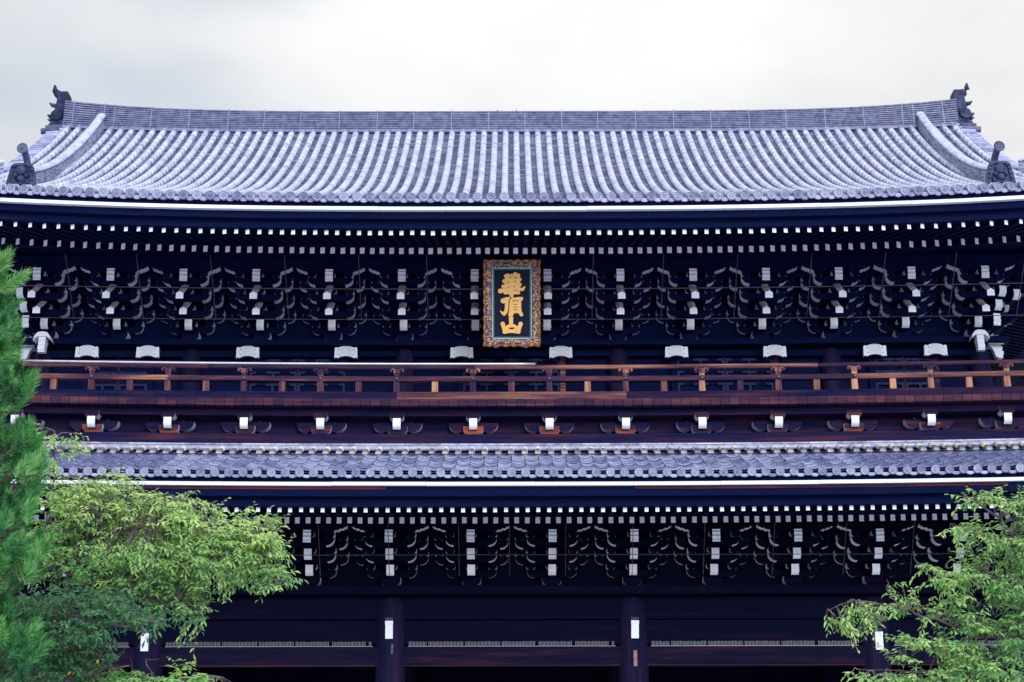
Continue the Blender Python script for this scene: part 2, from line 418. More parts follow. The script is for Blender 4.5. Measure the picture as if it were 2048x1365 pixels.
d_up, p_up = disc_mesh(0.122, 'eave_disc'), pendant_mesh(PITCHX, 'eave_pendant', 0.10)
for i in range(-ncol, ncol):
    x = rollx(i)
    if abs(x) > RW - .2: continue
    add('eave_disc', d_up, upper_roof, (x, EY - 0.01, f_up(0, x) - 0.02), (R(-6), R(random.uniform(0, 120)), 0))
    xm = x + PITCHX / 2
    add('eave_pendant', p_up, upper_roof, (xm, EY + 0.01, f_up(0, xm) - 0.02))

# ridge: stacked courses, thicker towards its ends
def ridge_z0(x): return f_up(10.0, x) - 0.06
def ridge_h(x): return 0.78 + 0.21 * (min(abs(x), 14.2) / 14.0) ** 4.6
NL = 12
rg = MB(); xs = linsp(-14.05, 14.05, 57)
for k in range(NL):
    out_ = 0.025 if k % 2 == 0 else 0.0
    for h in range(len(xs) - 1):
        q = .5 + .35 * random.uniform(-1, 1) * (1 if random.random() < .25 else .4)
        for a_, b_ in ((xs[h], xs[h + 1]),):
            for sy in (0,):
                n = len(rg.v)
                for x in (a_, b_):
                    zb = ridge_z0(x) + ridge_h(x) * (k + 0.10) / NL; zt = ridge_z0(x) + ridge_h(x) * (k + 0.62) / NL
                    w = 0.60 - 0.012 * k
                    rg.v += [(x, 6.1 - w - 0.02, zb), (x, 6.1 - w - 0.03, zt), (x, 6.1 + w, zt), (x, 6.1 + w, zb)]
                rg.face([n, n + 4, n + 5, n + 1], 0, q); rg.face([n + 1, n + 5, n + 6, n + 2], 0, q); rg.face([n + 3, n + 2, n + 6, n + 7], 0, q); rg.face([n, n + 3, n + 7, n + 4], 0, q)
for h in range(len(xs) - 1):                                     # core behind the courses, capping rolls
    n = len(rg.v)
    for x in (xs[h], xs[h + 1]):
        z0, z1 = ridge_z0(x) - 0.3, ridge_z0(x) + ridge_h(x) * 0.985
        rg.v += [(x, 5.59, z0), (x, 5.72, z1), (x, 6.48, z1), (x, 6.6, z0)]
    for q in ((0, 4, 5, 1), (1, 5, 6, 2), (2, 6, 7, 3)): rg.face([n + i for i in q], 1, 0.1)
main_ridge = rg.build('main_ridge', ['tile_noshi', 'tile_dark'], upper_roof)
cap = MB()
cap.tube([(x, 6.1, ridge_z0(x) + ridge_h(x) - 0.04) for x in xs], 0.15, 10)
cap.build('ridge_cap', 'tile_roll', upper_roof, smooth=True)
lip = MB()
for h in range(len(xs) - 1):
    a_, b_ = xs[h], xs[h + 1]
    lip.sweep([[(x, 5.36, ridge_z0(x) - .05), (x, 5.35, ridge_z0(x) + .01), (x, 5.50, ridge_z0(x) + .03), (x, 5.6, ridge_z0(x) - .1)] for x in (a_, b_)], 0)
lip.build('ridge_lip', 'tile_noshi', upper_roof)
for px in (143, 205, 226, 300, 377, 455, 527, 600, 678, 754, 827, 903, 977, 1050, 1124, 1196, 1272, 1348, 1423, 1500, 1574, 1652, 1730, 1808, 1830, 1890):
    x = (px - 1022) / 63.9
    s_ = MB(); z0, h_ = ridge_z0(x) + .04, ridge_h(x) * .97
    s_.sweep([[(x + dx * 0.012, 5.475 + yy, z) for dx, yy in ((-1, 0), (1, 0), (1, .02), (-1, .02))] for z, in ((z0,), (z0 + h_,))] , 0)
    for v in range(4, 8):
        q = s_.v[v]; s_.v[v] = (q[0], q[1] + 0.13, q[2])
    s_.build('ridge_strap', 'strap_metal', upper_roof)
for px in (995, 1033):
    x = (px - 1022) / 63.9
    s_ = MB(); s_.tube([(x, 6.1, ridge_z0(x) + .7), (x, 6.1, ridge_z0(x) + 1.02)], 0.018, 6); s_.build('ridge_pin', 'rod_metal', upper_roof)
s_ = MB(); s_.box(-.18, .32, 6.0, 6.2, ridge_z0(0) + .75, ridge_z0(0) + .80); s_.build('ridge_plate', 'rod_metal', upper_roof)

# descending ridges with their front ornament, corner ridges, gable edge rolls, ridge-end ornament
def ridge_run(pts, w, h, layers, name, parent, mats=('tile_noshi_light', 'tile_dark'), caproll=True):
    """stack of courses along a polyline of base points (on the roof)"""
    mb = MB(); P = [Vector(p) for p in pts]
    def ring(i, z0, z1, w):
        d = (P[min(i + 1, len(P) - 1)] - P[max(i - 1, 0)]); d.z = 0; d.normalize(); u = Vector((d.y, -d.x, 0))
        return [P[i] - u * w + Vector((0, 0, z0)), P[i] + u * w + Vector((0, 0, z0)), P[i] + u * w + Vector((0, 0, z1)), P[i] - u * w + Vector((0, 0, z1))]
    for k in range(layers):
        for i in range(len(P) - 1):
            q = random.random()
            mb.sweep([ring(i, h * k / layers, h * (k + .72) / layers, w - .008 * k), ring(i + 1, h * k / layers, h * (k + .72) / layers, w - .008 * k)], 0, caps=True, a=q)
    for i in range(len(P) - 1):
        mb.sweep([ring(i, -.25, h * .97, w - .06 - .008 * layers), ring(i + 1, -.25, h * .97, w - .06 - .008 * layers)], 1)
    o = mb.build(name, list(mats), parent)
    if caproll:
        cp = MB(); rings = []; am = []
        for i in range(len(P) - 1):
            q = random.random()
            for ii, k, ra in ((i, 0.0, 1.0), (i, .93, .96), (i, .94, .90), (i, .999, .90)):
                p = P[i].lerp(P[i + 1], k)
                d = (P[min(i + 1, len(P) - 1)] - P[max(i - 1, 0)]).normalized(); u = Vector((d.y, -d.x, 0)).normalized()
                rings.append([p + Vector((0, 0, h)) + u * (math.cos(w_) * w * .95 * ra) + Vector((0, 0, math.sin(w_) * 0.10 * ra)) for w_ in [math.pi * j / 7 for j in range(8)]])
                am.append(q if k < .9 else .2)
        cp.sweep(rings, 0, closed=False, caps=False, am=am)
        cp.build('cap_tile_row', 'tile_roll', parent, smooth=False)
    return o
def beast_tile():
    """front ornament tile: flared plate, raised rim, bosses, mask relief"""
    mb = MB()
    prof = [(-.36, 0), (.36, 0), (.30, .30), (.25, .54), (.17, .60), (-.17, .60), (-.25, .54), (-.30, .30)]
    mb.prism(prof, 0.0, 0.12, 'y')
    inner = [(x * .72, .05 + z * .82) for x, z in prof]
    k = len(prof); n = len(mb.v)
    o2 = [(x * 1.02, -.03, z) for x, z in prof]; i2 = [(x, -.05, z) for x, z in inner]
    mb.v += o2 + i2
    for i in range(k):
        j = (i + 1) % k; mb.face([n + i, n + j, n + k + j, n + k + i])
    n = len(mb.v); mb.v += [(x, -.05, z) for x, z in inner] + [(x * .95, 0.0, .01 + z * .97) for x, z in inner]
    for i in range(k):
        j = (i + 1) % k; mb.face([n + i, n + j, n + k + j, n + k + i])
    for s_ in (-1, 1):
        for z in (.08, .19, .30, .41, .50):
            x = s_ * (.315 - .10 * z / .5); mb.lathe([(.001, -.075), (.022, -.07), (.030, -.045), (.030, -.03)], 8, 0, 'y', (x, 0, z))
    mb.lathe([(.001, -.10), (.05, -.085), (.09, -.07), (.10, -.02)], 12, 0, 'y', (0, 0, .42))
    mb.lathe([(.07, -.05), (.11, -.075), (.125, -.05), (.125, 0)], 14, 0, 'y', (0, 0, .42))
    mb.lathe([(.001, -.13), (.06, -.11), (.10, -.05), (.12, 0)], 10, 0, 'y', (0, 0, .20))
    for s_ in (-1, 1):
        mb.lathe([(.001, -.10), (.03, -.09), (.055, -.05), (.06, 0)], 8, 0, 'y', (s_ * .12, 0, .29))
        mb.tube([(s_ * .02, -.06, .10), (s_ * .10, -.08, .07), (s_ * .17, -.06, .13), (s_ * .19, -.04, .22)], [.03, .035, .03, .015], 6)
    mb.box(-.10, .10, -.08, -.01, .07, .10)
    return mb.mesh('ridge_end_tile', ['tile_ornament'])
def bird_perch():
    mb = MB()
    mb.tube([(0, .26, -.16), (0, .16, 0.0), (0, .02, .16), (0, -.14, .27), (0, -.26, .29)], [.085, .085, .082, .080, .080], 14)
    d = Vector((0, -1, .02)).normalized()
    rings = []
    for rr, hh in ((.08, -.01), (.130, 0), (.135, .03), (.115, .045), (.095, .030), (.05, .029), (.04, .045), (.001, .05)):
        c = Vector((0, -.26, .29)) + d * hh; u = Vector((1, 0, 0)); w = u.cross(d)
        rings.append([c + rr * (math.cos(q) * u + math.sin(q) * w) for q in [2 * math.pi * j / 18 for j in range(18)]])
    mb.sweep(rings, 0)
    return mb.mesh('perch_tile', ['tile_dark'])
bt, bp = beast_tile(), bird_perch()
for sx in (-1, 1):
    x0 = sx * 12.40
    rr = linsp(0.75, 10.45, 30)
    def kx(r): return x0 + sx * 0.047 * r
    ridge_run([(kx(r), EY + r, f_up(r, kx(r)) + (0.0 if r < 9 else 0)) for r in rr], 0.145, 0.44, 8, 'descending_ridge', upper_roof)
    add('ridge_end_tile', bt, upper_roof, (kx(0.6), EY + 0.52, f_up(0.55, x0) - 0.02), (0, 0, 0), (1.08, 1.2, 1.14))
    add('perch_tile', bp, upper_roof, (kx(0.6), EY + 0.80, f_up(0.6, x0) + 0.74), (0, 0, R(sx * 6)), (1.08, 1.08, 1.08))
    pts = []
    for k in linsp(0, 1, 14):
        x = sx * (14.05 + (RW - 0.3 - 14.05) * k); y = EY + (RW - abs(x)); pts.append((x, y, f_up(max(RW - abs(x), 0), x)))
    ridge_run(pts, 0.17, 0.36, 6, 'corner_ridge', upper_roof)
    gx = sx * (GX + 0.02)
    for j in range(24):                                          # short rolls sticking out along the gable edge
        r = 4.4 + 5.9 * j / 23
        mb = MB(); zz = f_up(r, gx) + 0.015
        mb.tube([(sx * (GX - 0.30), EY + r, zz + .03), (sx * (GX + 0.16), EY + r, zz)], 0.075, 10)
        mb.build('gable_roll', 'tile_piece', upper_roof, smooth=False)
    rr = linsp(4.2, 10.2, 16)
    bb = MB()
    bb.sweep([[(gx + sx * .0, EY + r, f_up(r, gx) - .10), (gx + sx * .10, EY + r, f_up(r, gx) - .10), (gx + sx * .10, EY + r, f_up(r, gx) - .55), (gx, EY + r, f_up(r, gx) - .55)] for r in rr], 0)
    bb.build('barge_board', 'wood_dark', upper_roof)
    # ridge end ornament
    zt = ridge_z0(14) + ridge_h(14)
    zb = ridge_z0(14)
    mb = MB()
    prof = [(-.62, zb - .35), (-.66, zb + .15), (-.52, zb + .42), (-.60, zb + .58), (-.42, zt + .02), (-.26, zt + .40), (0.26, zt + .40), (.42, zt + .02), (.60, zb + .58), (.52, zb + .42), (.66, zb + .15), (.62, zb - .35)]
    mb.prism([(p[0] + 6.1, p[1]) for p in prof], sx * 14.06, sx * 14.34, 'x')
    mb.lathe([(.001, -.04), (.17, -.035), (.19, 0.0), (.19, .16)], 14, 0, 'y', (sx * 14.26, 5.46, zb + .40))
    oni = mb.build('ridge_ornament', 'tile_ornament', upper_roof)
    for (hx, hz, rad) in ((14.34, zb + .02, .17), (14.40, zb - .18, .16)):
        k = MB(); k.lathe([(.001, -.02), (.11, -.02), (.15, .02), (.15, .18)], 12, 0, 'y', (sx * hx, 5.42, hz)); k.build('ornament_scroll', 'tile_ornament', upper_roof)
    hn = MB(); hn.tube([(sx * 14.22, 5.95, zt + .22), (sx * 14.40, 5.95, zt + .36), (sx * 14.50, 5.95, zt + .48), (sx * 14.51, 5.95, zt + .66)], [.16, .13, .09, .03], 8); hn.build('ornament_horn', 'tile_ornament', upper_roof, smooth=True)
    hn = MB(); hn.tube([(sx * 14.3, 5.9, zb + .50), (sx * 14.58, 5.9, zb + .54), (sx * 14.66, 5.9, zb + .60)], [.09, .07, .02], 6); hn.build('ornament_horn', 'tile_ornament', upper_roof, smooth=True)
    hn = MB(); hn.tube([(sx * 14.3, 5.7, zb + .38), (sx * 14.52, 5.7, zb + .32), (sx * 14.60, 5.7, zb + .36)], [.08, .05, .01], 6); hn.build('ornament_horn', 'tile_ornament', upper_roof, smooth=True)
    hn = MB(); hn.tube([(sx * 14.3, 5.8, zt - .15), (sx * 14.5, 5.75, zt - .12), (sx * 14.58, 5.7, zt - .06)], [.09, .06, .012], 6); hn.build('ornament_horn', 'tile_ornament', upper_roof, smooth=True)
    for k in range(3):
        r = 9.6 - .0 * k; mb = MB()
        mb.tube([(sx * (14.0), EY + 9.95 - .30 * k, f_up(9.95 - .3 * k, 14) + .10), (sx * (14.44 + .05 * k), EY + 9.95 - .30 * k, f_up(9.95 - .3 * k, 14) + .08)], .10, 10)
        mb.build('gable_roll', 'tile_dark', upper_roof)

# ------------------------------------------------------------------ eave timbers
def strip(name, prof, rise, half, m, parent, n=61, crown=None):
    """closed (y, z) profile carried along x, lifted by rise(x)"""
    mb = MB()
    mb.sweep([[(x, y, z + rise(x)) for y, z in prof] for x in linsp(-half, half, n)], 0)
    return mb.build(name, m, parent)
def boards(name, prof, rise, half, m, parent, lo=1.5, hi=2.6):
    x = -half
    while x < half:
        x2 = min(x + random.uniform(lo, hi), half); mb = MB(); dz = random.uniform(-.004, .004)
        mb.sweep([[(q, y, z + rise(q) + dz) for y, z in prof] for q in linsp(x, x2 - .007, 4)], 0); mb.build(name, m, parent); x = x2
def rect(y0, y1, z0, z1): return [(y0, Z(z0)), (y1, Z(z0)), (y1, Z(z1)), (y0, Z(z1))]
strip('tile_seat', rect(-4.28, -3.6, 16.262, 16.41), rise_e, 17.9, 'wood_eave', gate)
boards('white_eave_board', rect(-4.325, -3.6, 16.170, 16.258), rise_e, 17.9, 'white_paint', gate)
strip('eave_beam', rect(-4.19, -3.70, 15.985, 16.166), rise_e, 17.8, 'wood_eave', gate)
strip('eave_beam', rect(-4.02, -3.66, 15.785, 15.982), rise_e, 17.8, 'wood_eave', gate)
strip('flying_rafter_beam', rect(-2.36, -2.16, 15.865, 15.955), rise_e, 16.4, 'wood_eave', gate)
sof = MB()
def soffit_u(x, y):
    d = min(y + 3.9, 17.6 - abs(x))
    lift = rise_e(x) * (1 if y < 1 else .4)
    return Z(15.79 + 0.18 * d if d < 1.55 else 15.97 + .295 * (d - 1.5)) + lift * max(0, 1 - max(d, 0) / 5.0) + 0.0
grid(sof, linsp(-17.6, 17.6, 90), linsp(-3.9, 1.3, 24), lambda x, y: soffit_u(x, y) + .055, 0)
for sx in (-1, 1): grid(sof, [sx * x for x in linsp(12.0, 17.6, 14)], linsp(1.3, 16.4, 14), lambda x, y: soffit_u(x, y) + .055, 0)
grid(sof, linsp(-17.6, 17.6, 30), linsp(11.0, 16.4, 8), lambda x, y: Z(15.85) + .29 * max(0, min(16.2 - y, 17.6 - abs(x))) + .05, 0)
sof.build('upper_soffit', 'wood_dark', gate)

def rafter(w, h, p0, p1, parent, name):
    """square timber from p0 (white end) to p1, with vertical sides"""
    a_, b_ = Vector(p0), Vector(p1); d = (b_ - a_); dh = Vector((d.x, d.y, 0)).normalized(); u = Vector((-dh.y, dh.x, 0)) * (w / 2); z = Vector((0, 0, h / 2))
    mb = MB(); n = 0
    mb.v += [tuple(p) for p in (a_ - u - z, a_ + u - z, a_ + u + z, a_ - u + z, b_ - u - z, b_ + u - z, b_ + u + z, b_ - u + z)]
    mb.face([0, 1, 2, 3], 1)
    for q in ((0, 4, 5, 1), (1, 5, 6, 2), (2, 6, 7, 3), (3, 7, 4, 0), (4, 7, 6, 5)): mb.face(list(q), 0)
    mb.build(name, ['wood_eave', 'white_paint'], parent)
def fanx(i): return 19.14 * math.tan(0.013585 * i)
for i in range(-56, 56):
    q = i + .5; xf = fanx(q); xg = xf * 0.942; xi = xf * 0.80
    j1, j2 = random.uniform(-.006, .006), random.uniform(-.006, .006)
    rafter(.100, .118, (xf + j1, -3.9 + random.uniform(-.01, .01), Z(15.715) + rise_e(xf) + j2), (xg * .995, -2.1, Z(16.035) + rise_e(xg) * .8), gate, 'flying_rafter')
    rafter(.122, .165, (xg + j2, -2.40 + random.uniform(-.01, .01), Z(15.775) + rise_e(xg) * 1.05), (xi, 1.0, Z(16.74) + rise_e(xi) * .2), gate, 'ground_rafter')

# ------------------------------------------------------------------ bracket kit
def camber(x, amt=0.07): return amt * (abs(x) / 12.5) ** 2
def block_mesh(w, h, d, name='bearing_block', m='wood_dark', white='white_paint'):
    mb = MB(); hw = w / 2
    prof = [(-hw, h), (-hw, h * .50), (-hw + w * .05, h * .27), (-hw + w * .12, h * .11), (-hw + w * .22, 0)]
    k = len(prof); full = prof + [(-x, z) for x, z in prof[::-1]]
    em = [1] * (k - 1) + [0] + [1] * (k - 1) + [0]
    mb.prism(full, -d / 2, d / 2, 'y', em, 0)
    return mb.mesh(name, [m, white])
def arm_mesh(L, h, t_, name='bracket_arm', m='wood_dark', curve=0.205):
    mb = MB(); half = []
    for q in linsp(0, math.pi / 2, 7): half.append((L - curve + curve * math.cos(q), h * .90 * (1 - math.sin(q))))
    prof = [(L, h)] + half; k = len(prof)
    full = prof + [(-x, z) for x, z in prof[::-1]]
    em = [1] * (k - 1) + [0] + [1] * (k - 1) + [0]
    mb.prism(full, -t_ / 2, t_ / 2, 'y', em, 0)
    return mb.mesh(name, [m, 'white_paint'])
def wavy_arm_mesh(L, h, t_, m='wood_dark'):
    mb = MB(); pts = [(L + .02, h), (L + .03, h * .80)]
    n = 10; x_in = 0.60
    for i in range(n + 1):
        s_ = i / n; x = L - (L - x_in) * s_; z = h * (.62 - .55 * s_) + .014 * math.sin(s_ * 3 * 2 * math.pi)
        pts.append((x, max(z, 0.0)))
    k = len(pts); full = pts + [(-x, z) for x, z in pts[::-1]]
    em = [1] * (k - 1) + [0] + [1] * (k - 1) + [0]
    mb.prism(full, -t_ / 2, t_ / 2, 'y', em, 0)
    return mb.mesh('wavy_bracket_arm', [m, 'white_paint'])
def nose_mesh(w, h, l, wave=False, name='bracket_nose', back=.35, m='wood_dark'):
    """short beam end pointing to the viewer (-y); white rounded front"""
    pts = []
    n = 12
    for i in range(n + 1):
        s_ = i / n; z = h * (1 - s_); y = -l
        if s_ > .45: y = -l + (l * .55) * ((s_ - .45) / .55) ** 2.4 * (1 if not wave else .35)
        if wave: y += .016 * math.sin(s_ * 3 * 2 * math.pi)
        pts.append((y, z))
    prof = pts + [(back, 0.0), (back, h)]
    em = [1] * n + [0, 0, 0]
    mb = MB(); mb.prism(prof, -w / 2, w / 2, 'x', em, 0)
    return mb.mesh(name, [m, 'white_paint'])
def tail_mesh(w=.20, hs=.15, pk=.055, l=1.15):
    """slanting tail: pentagon front, peaked grey top that climbs back to the wall"""
    mb = MB(); rings = []
    for s_ in linsp(0, 1, 8):
        y = s_ * l; z = 0.46 * y + .24 * y * y
        rings.append([(-w / 2, y, z - hs / 2), (w / 2, y, z - hs / 2), (w / 2, y, z + hs / 2), (0, y, z + hs / 2 + pk), (-w / 2, y, z + hs / 2)])
    n = 0
    for r_ in rings: mb.v += r_
    for i in range(7):
        for j in range(5):
            j2 = (j + 1) % 5
            mb.face([i * 5 + j, i * 5 + j2, (i + 1) * 5 + j2, (i + 1) * 5 + j], 2 if j in (2, 3) else 0)
    mb.face([4, 3, 2, 1, 0], 1)
    return mb.mesh('slanting_tail', ['wood_dark', 'white_paint', 'grey_paint'])

def bracket_kit(scale, u, m='wood_dark'):
    a_h = u * .60; b_h = u * .40
    return dict(u=u, a_h=a_h, b_h=b_h,
        short=arm_mesh(.61 * scale, a_h, .25, m=m), long=arm_mesh(.885 * scale, a_h, .25, m=m),
        short0=arm_mesh(.61 * scale, a_h, .11, m=m), long0=arm_mesh(.885 * scale, a_h, .11, m=m),
        wavy=wavy_arm_mesh(.885 * scale, a_h, .26, m), block=block_mesh(.22 * scale, b_h, .29, m=m), cblock=block_mesh(.27 * scale, b_h, .31, m=m),
        base=block_mesh(.46 * scale, .22, .44, m=m), nose=nose_mesh(.20, a_h * 1.35, .22), wnose=nose_mesh(.205, .33, .26, True), Ls=.61 * scale, Ll=.885 * scale)
def bracket_set(x, kit, y0, z0, s, K, tails, base_z=.22):
    e = add('bracket_set', None, gate, (x, y0, z0))
    add('base_block', kit['base'], e, (0, 0, 0))
    u = kit['u']
    for k in range(K + 1):
        y = -s * k; z = base_z + u * k
        add('bracket_arm', kit['short' if k else 'short0'], e, (0, y, z))
        for xx in (-kit['Ls'] + .11, 0, kit['Ls'] - .11): add('bearing_block', kit['cblock' if xx == 0 else 'block'], e, (xx, y, z + kit['a_h']))
        if k < K:
            add('bracket_arm', kit['long' if k else 'long0'], e, (0, y, z + u))
            for xx in (-kit['Ll'] + .11, kit['Ll'] - .11): add('bearing_block', kit['block'], e, (xx, y, z + u + kit['a_h']))
        else:
            add('wavy_bracket_arm', kit['wavy'], e, (0, y, z + u))
    return e

# upper bracket sets
ku = bracket_kit(1.0, .33)
tail = tail_mesh()
BZ, BY, BS = Z(14.27), 0.85, 0.42
upper_x = [s_ * v for v in (0.975, 2.925, 4.875, 6.825, 8.775, 10.725, 12.70) for s_ in (-1, 1)]
for x in sorted(upper_x):
    e = bracket_set(x, ku, BY, BZ + camber(x), BS, 3, True)
    add('bracket_nose', ku['nose'], e, (0, -.40, .20))
    add('slanting_tail', tail, e, (0, -1.45, .20 + .22))
    add('slanting_tail', tail, e, (0, -2.03, .73 - .06))
    add('bracket_nose', ku['wnose'], e, (0, -1.42, 1.22))
# lower bracket sets
kl = bracket_kit(1.07, .34, 'wood_shaded')
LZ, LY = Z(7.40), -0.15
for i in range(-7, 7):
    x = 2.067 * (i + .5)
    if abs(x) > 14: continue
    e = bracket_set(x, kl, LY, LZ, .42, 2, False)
    add('bracket_nose', nose_low := (kl.get('n1') or kl.setdefault('n1', nose_mesh(.195, .26, .22, m='wood_shaded'))), e, (0, -.38, .21))
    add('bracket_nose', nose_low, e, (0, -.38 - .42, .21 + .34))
    add('bracket_nose', kl.get('n2') or kl.setdefault('n2', nose_mesh(.20, .31, .24, True, m='wood_shaded')), e, (0, -.38 - .72, .24 + .68))

# purlins and through beams behind the brackets
def camb(a): return lambda x: camber(x, a)
strip('purlin', rect(-.53, -.29, 16.01, 16.27), camb(.07), 16.0, 'wood_dark', gate)
for k in range(3): strip('through_beam', rect(.85 - .42 * k - .07, .85 - .42 * k + .07, 14.49 + .33 * (k + 2) - .01, 14.49 + .33 * (k + 2) + .16), camb(.07), 15.5, 'wood_dark', gate)
for k in range(3):    # boarded ceilings between steps
    strip('bracket_ceiling', rect(.85 - .42 * k - .40, .85 - .42 * k - .05, 14.49 + .33 * (k + 2) + .17, 14.49 + .33 * (k + 2) + .20), camb(.07), 15.5, 'wood_dark', gate)
strip('purlin', rect(-1.11, -.87, 8.87, 9.10), lambda x: camber(x, .06), 16.0, 'wood_shaded', gate)
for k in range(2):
    strip('through_beam', rect(-.15 - .42 * k - .07, -.15 - .42 * k + .07, 7.62 + .34 * (k + 2) - .01, 7.62 + .34 * (k + 2) + .16), camb(.0), 15.5, 'wood_shaded', gate)
    strip('bracket_ceiling', rect(-.15 - .42 * k - .40, -.15 - .42 * k - .05, 7.62 + .34 * (k + 2) + .17, 7.62 + .34 * (k + 2) + .20), camb(.0), 15.5, 'wood_shaded', gate)

# ------------------------------------------------------------------ lower roof
LEY = -4.95
def rise_l(x): return 0.10 * (min(abs(x), 18.2) / 12.5) ** 2.5
def f_lo(r, x): return Z(9.385) + 0.345 * r + 0.0135 * r * r + rise_l(x)
LR = 3.30
low = MB()
grid(low, linsp(-18, 18, 60), linsp(LEY + .04, LEY + LR + .1, 8), lambda x, y: f_lo(y - LEY, x) - .075, 0)
lower_roof = low.build('lower_roof', 'tile_dark', gate)
LP = 0.332
pt = MB()
csx = [(-0.5, 0.004), (-0.36, -0.026), (-0.18, -0.047), (0, -0.054), (0.18, -0.047), (0.36, -0.026), (0.5, 0.004)]
top = [(c * (LP - .014), d) for c, d in csx]; n0 = len(top)
rings = []
for y, dz in ((0.0, 0.0), (.50, -.035)):
    rings.append([(x, y, z + dz) for x, z in top] + [(x, y, z + dz - .026) for x, z in top[::-1]])
pt.sweep(rings, 0)
pan = pt.mesh('pan_tile', ['tile_piece'])
extra = MB()
cols = sorted(range(-54, 54), key=lambda i: abs(i + .5))
npan = 0
for i in cols:
    xm = LP * (i + 1.0) - LP * .5
    for j in range(6):
        r = 0.05 + j * 0.415
        sl = math.atan(0.345 + 0.027 * r)
        loc = (xm + random.uniform(-.004, .004), LEY + r, f_lo(r, xm) + .055 + random.uniform(-.006, .006))
        if npan < 300:
            add('pan_tile', pan, lower_roof, loc, (sl, 0, random.uniform(-.012, .012))); npan += 1
        else:
            n = len(extra.v); M = Matrix.Translation(loc) @ Matrix.Rotation(sl, 4, 'X'); q = random.random()
            extra.v += [tuple(M @ Vector(p)) for p in pt.v]
            for fc in pt.f: extra.face([n + v for v in fc], 0, q)
ex = extra.build('pan_tile_field', 'tile_piece', lower_roof); ex['kind'] = 'stuff'
d_lo, p_lo = disc_mesh(0.103, 'eave_disc_small'), pendant_mesh(LP, 'eave_pendant_small', 0.075)
sr = MB()
rg_ = []
for y, ra in ((0, .078), (.30, .072), (.305, .066), (.33, .066), (.335, .080), (.66, .074)):
    rg_.append([(ra * math.cos(w), y, ra * math.sin(w)) for w in [math.pi * (-.1 + 1.2 * h / 7) for h in range(8)]])
sr.sweep(rg_, 0, closed=False, caps=False); n = len(sr.v)
sr.face([0, 1, 2, 3, 4, 5, 6, 7])
short_roll = sr.mesh('short_roll_tile', ['tile_lichen'], True)
for i in range(-54, 54):
    x = LP * (i + .5) - LP * .5
    if abs(x) > 17.8: continue
    add('eave_disc', d_lo, lower_roof, (x, LEY - .05, f_lo(0, x) - .085), (R(-4), R(random.uniform(0, 120)), 0))
    add('eave_pendant', p_lo, lower_roof, (x + LP / 2, LEY - .02, f_lo(0, x) - .09))
    r = 2.40
    add('short_roll_tile', short_roll, lower_roof, (x + random.uniform(-.008, .008), LEY + r + random.uniform(-.03, .03), f_lo(r, x) + .075), (math.atan(.345 + .027 * r), 0, 0))
    mb_ = None
hr = MB(); hr.tube([(x, LEY + LR - .14, f_lo(LR - .14, x) + .045) for x in linsp(-17, 17, 40)], .062, 10)
hr.build('cross_roll', 'tile_piece', lower_roof, smooth=True)
for k in range(3):
    z = 10.64 + .062 * k
    mb = MB()
    xs_ = linsp(-17, 17, 48)
    for a_, b_ in zip(xs_[:-1], xs_[1:]):
        q = random.random()
        mb.sweep([[(x, -1.80 + .035 * k, Z(z) + rise_l(x)), (x, -1.45, Z(z) + rise_l(x)), (x, -1.45, Z(z + .040) + rise_l(x)), (x, -1.80 + .035 * k, Z(z + .040) + rise_l(x))] for x in (a_, b_ - .006)], 0, a=q)
    mb.build('flat_ridge_course', 'tile_noshi_light', lower_roof)
strip('tile_seat', rect(-4.84, -4.2, 9.112, 9.33), rise_l, 17.8, 'wood_eave', gate)
boards('white_eave_board', rect(-4.885, -4.2, 9.026, 9.108), rise_l, 17.8, 'white_paint', gate)
strip('eave_beam', rect(-4.78, -4.3, 8.79, 9.022), rise_l, 17.7, 'wood_eave', gate)
strip('eave_beam', rect(-4.57, -4.25, 8.585, 8.787), rise_l, 17.7, 'wood_eave', gate)
strip('flying_rafter_beam', rect(-2.96, -2.76, 8.645, 8.72), rise_l, 16.8, 'wood_eave', gate)
for a_, b_ in ((-15.5, -2.95), (2.9, 11.7)):
    mb = MB(); mb.sweep([[(x, y, z + rise_l(x)) for y, z in rect(-4.805, -4.775, 8.945, 9.018)] for x in linsp(a_, b_, 20)], 0); mb.build('eave_lath', 'wood_red', gate)
sf = MB()
grid(sf, linsp(-17.5, 17.5, 50), linsp(-4.45, -2.9, 6), lambda x, y: Z(8.62 + .17 * (y + 4.45)) + rise_l(x), 0)
grid(sf, linsp(-17.5, 17.5, 50), linsp(-2.9, 1.2, 8), lambda x, y: Z(8.90 + .305 * (y + 2.9) - .18) + rise_l(x) * .6 , 0)
sf.build('lower_soffit', 'wood_shaded', gate)
for i in range(-57, 57):
    x = .2553 * (i + .5)
    j1, j2 = random.uniform(-.006, .006), random.uniform(-.005, .005)
    rafter(.090, .105, (x + j1, -4.45 + random.uniform(-.008, .008), Z(8.525) + rise_l(x) + j2), (x, -2.7, Z(8.79) + rise_l(x)), gate, 'flying_rafter')
    rafter(.112, .152, (x + j2, -3.0 + random.uniform(-.008, .008), Z(8.565) + rise_l(x) + j1 * .5), (x, 0.2, Z(9.54) + rise_l(x) * .5), gate, 'ground_rafter')

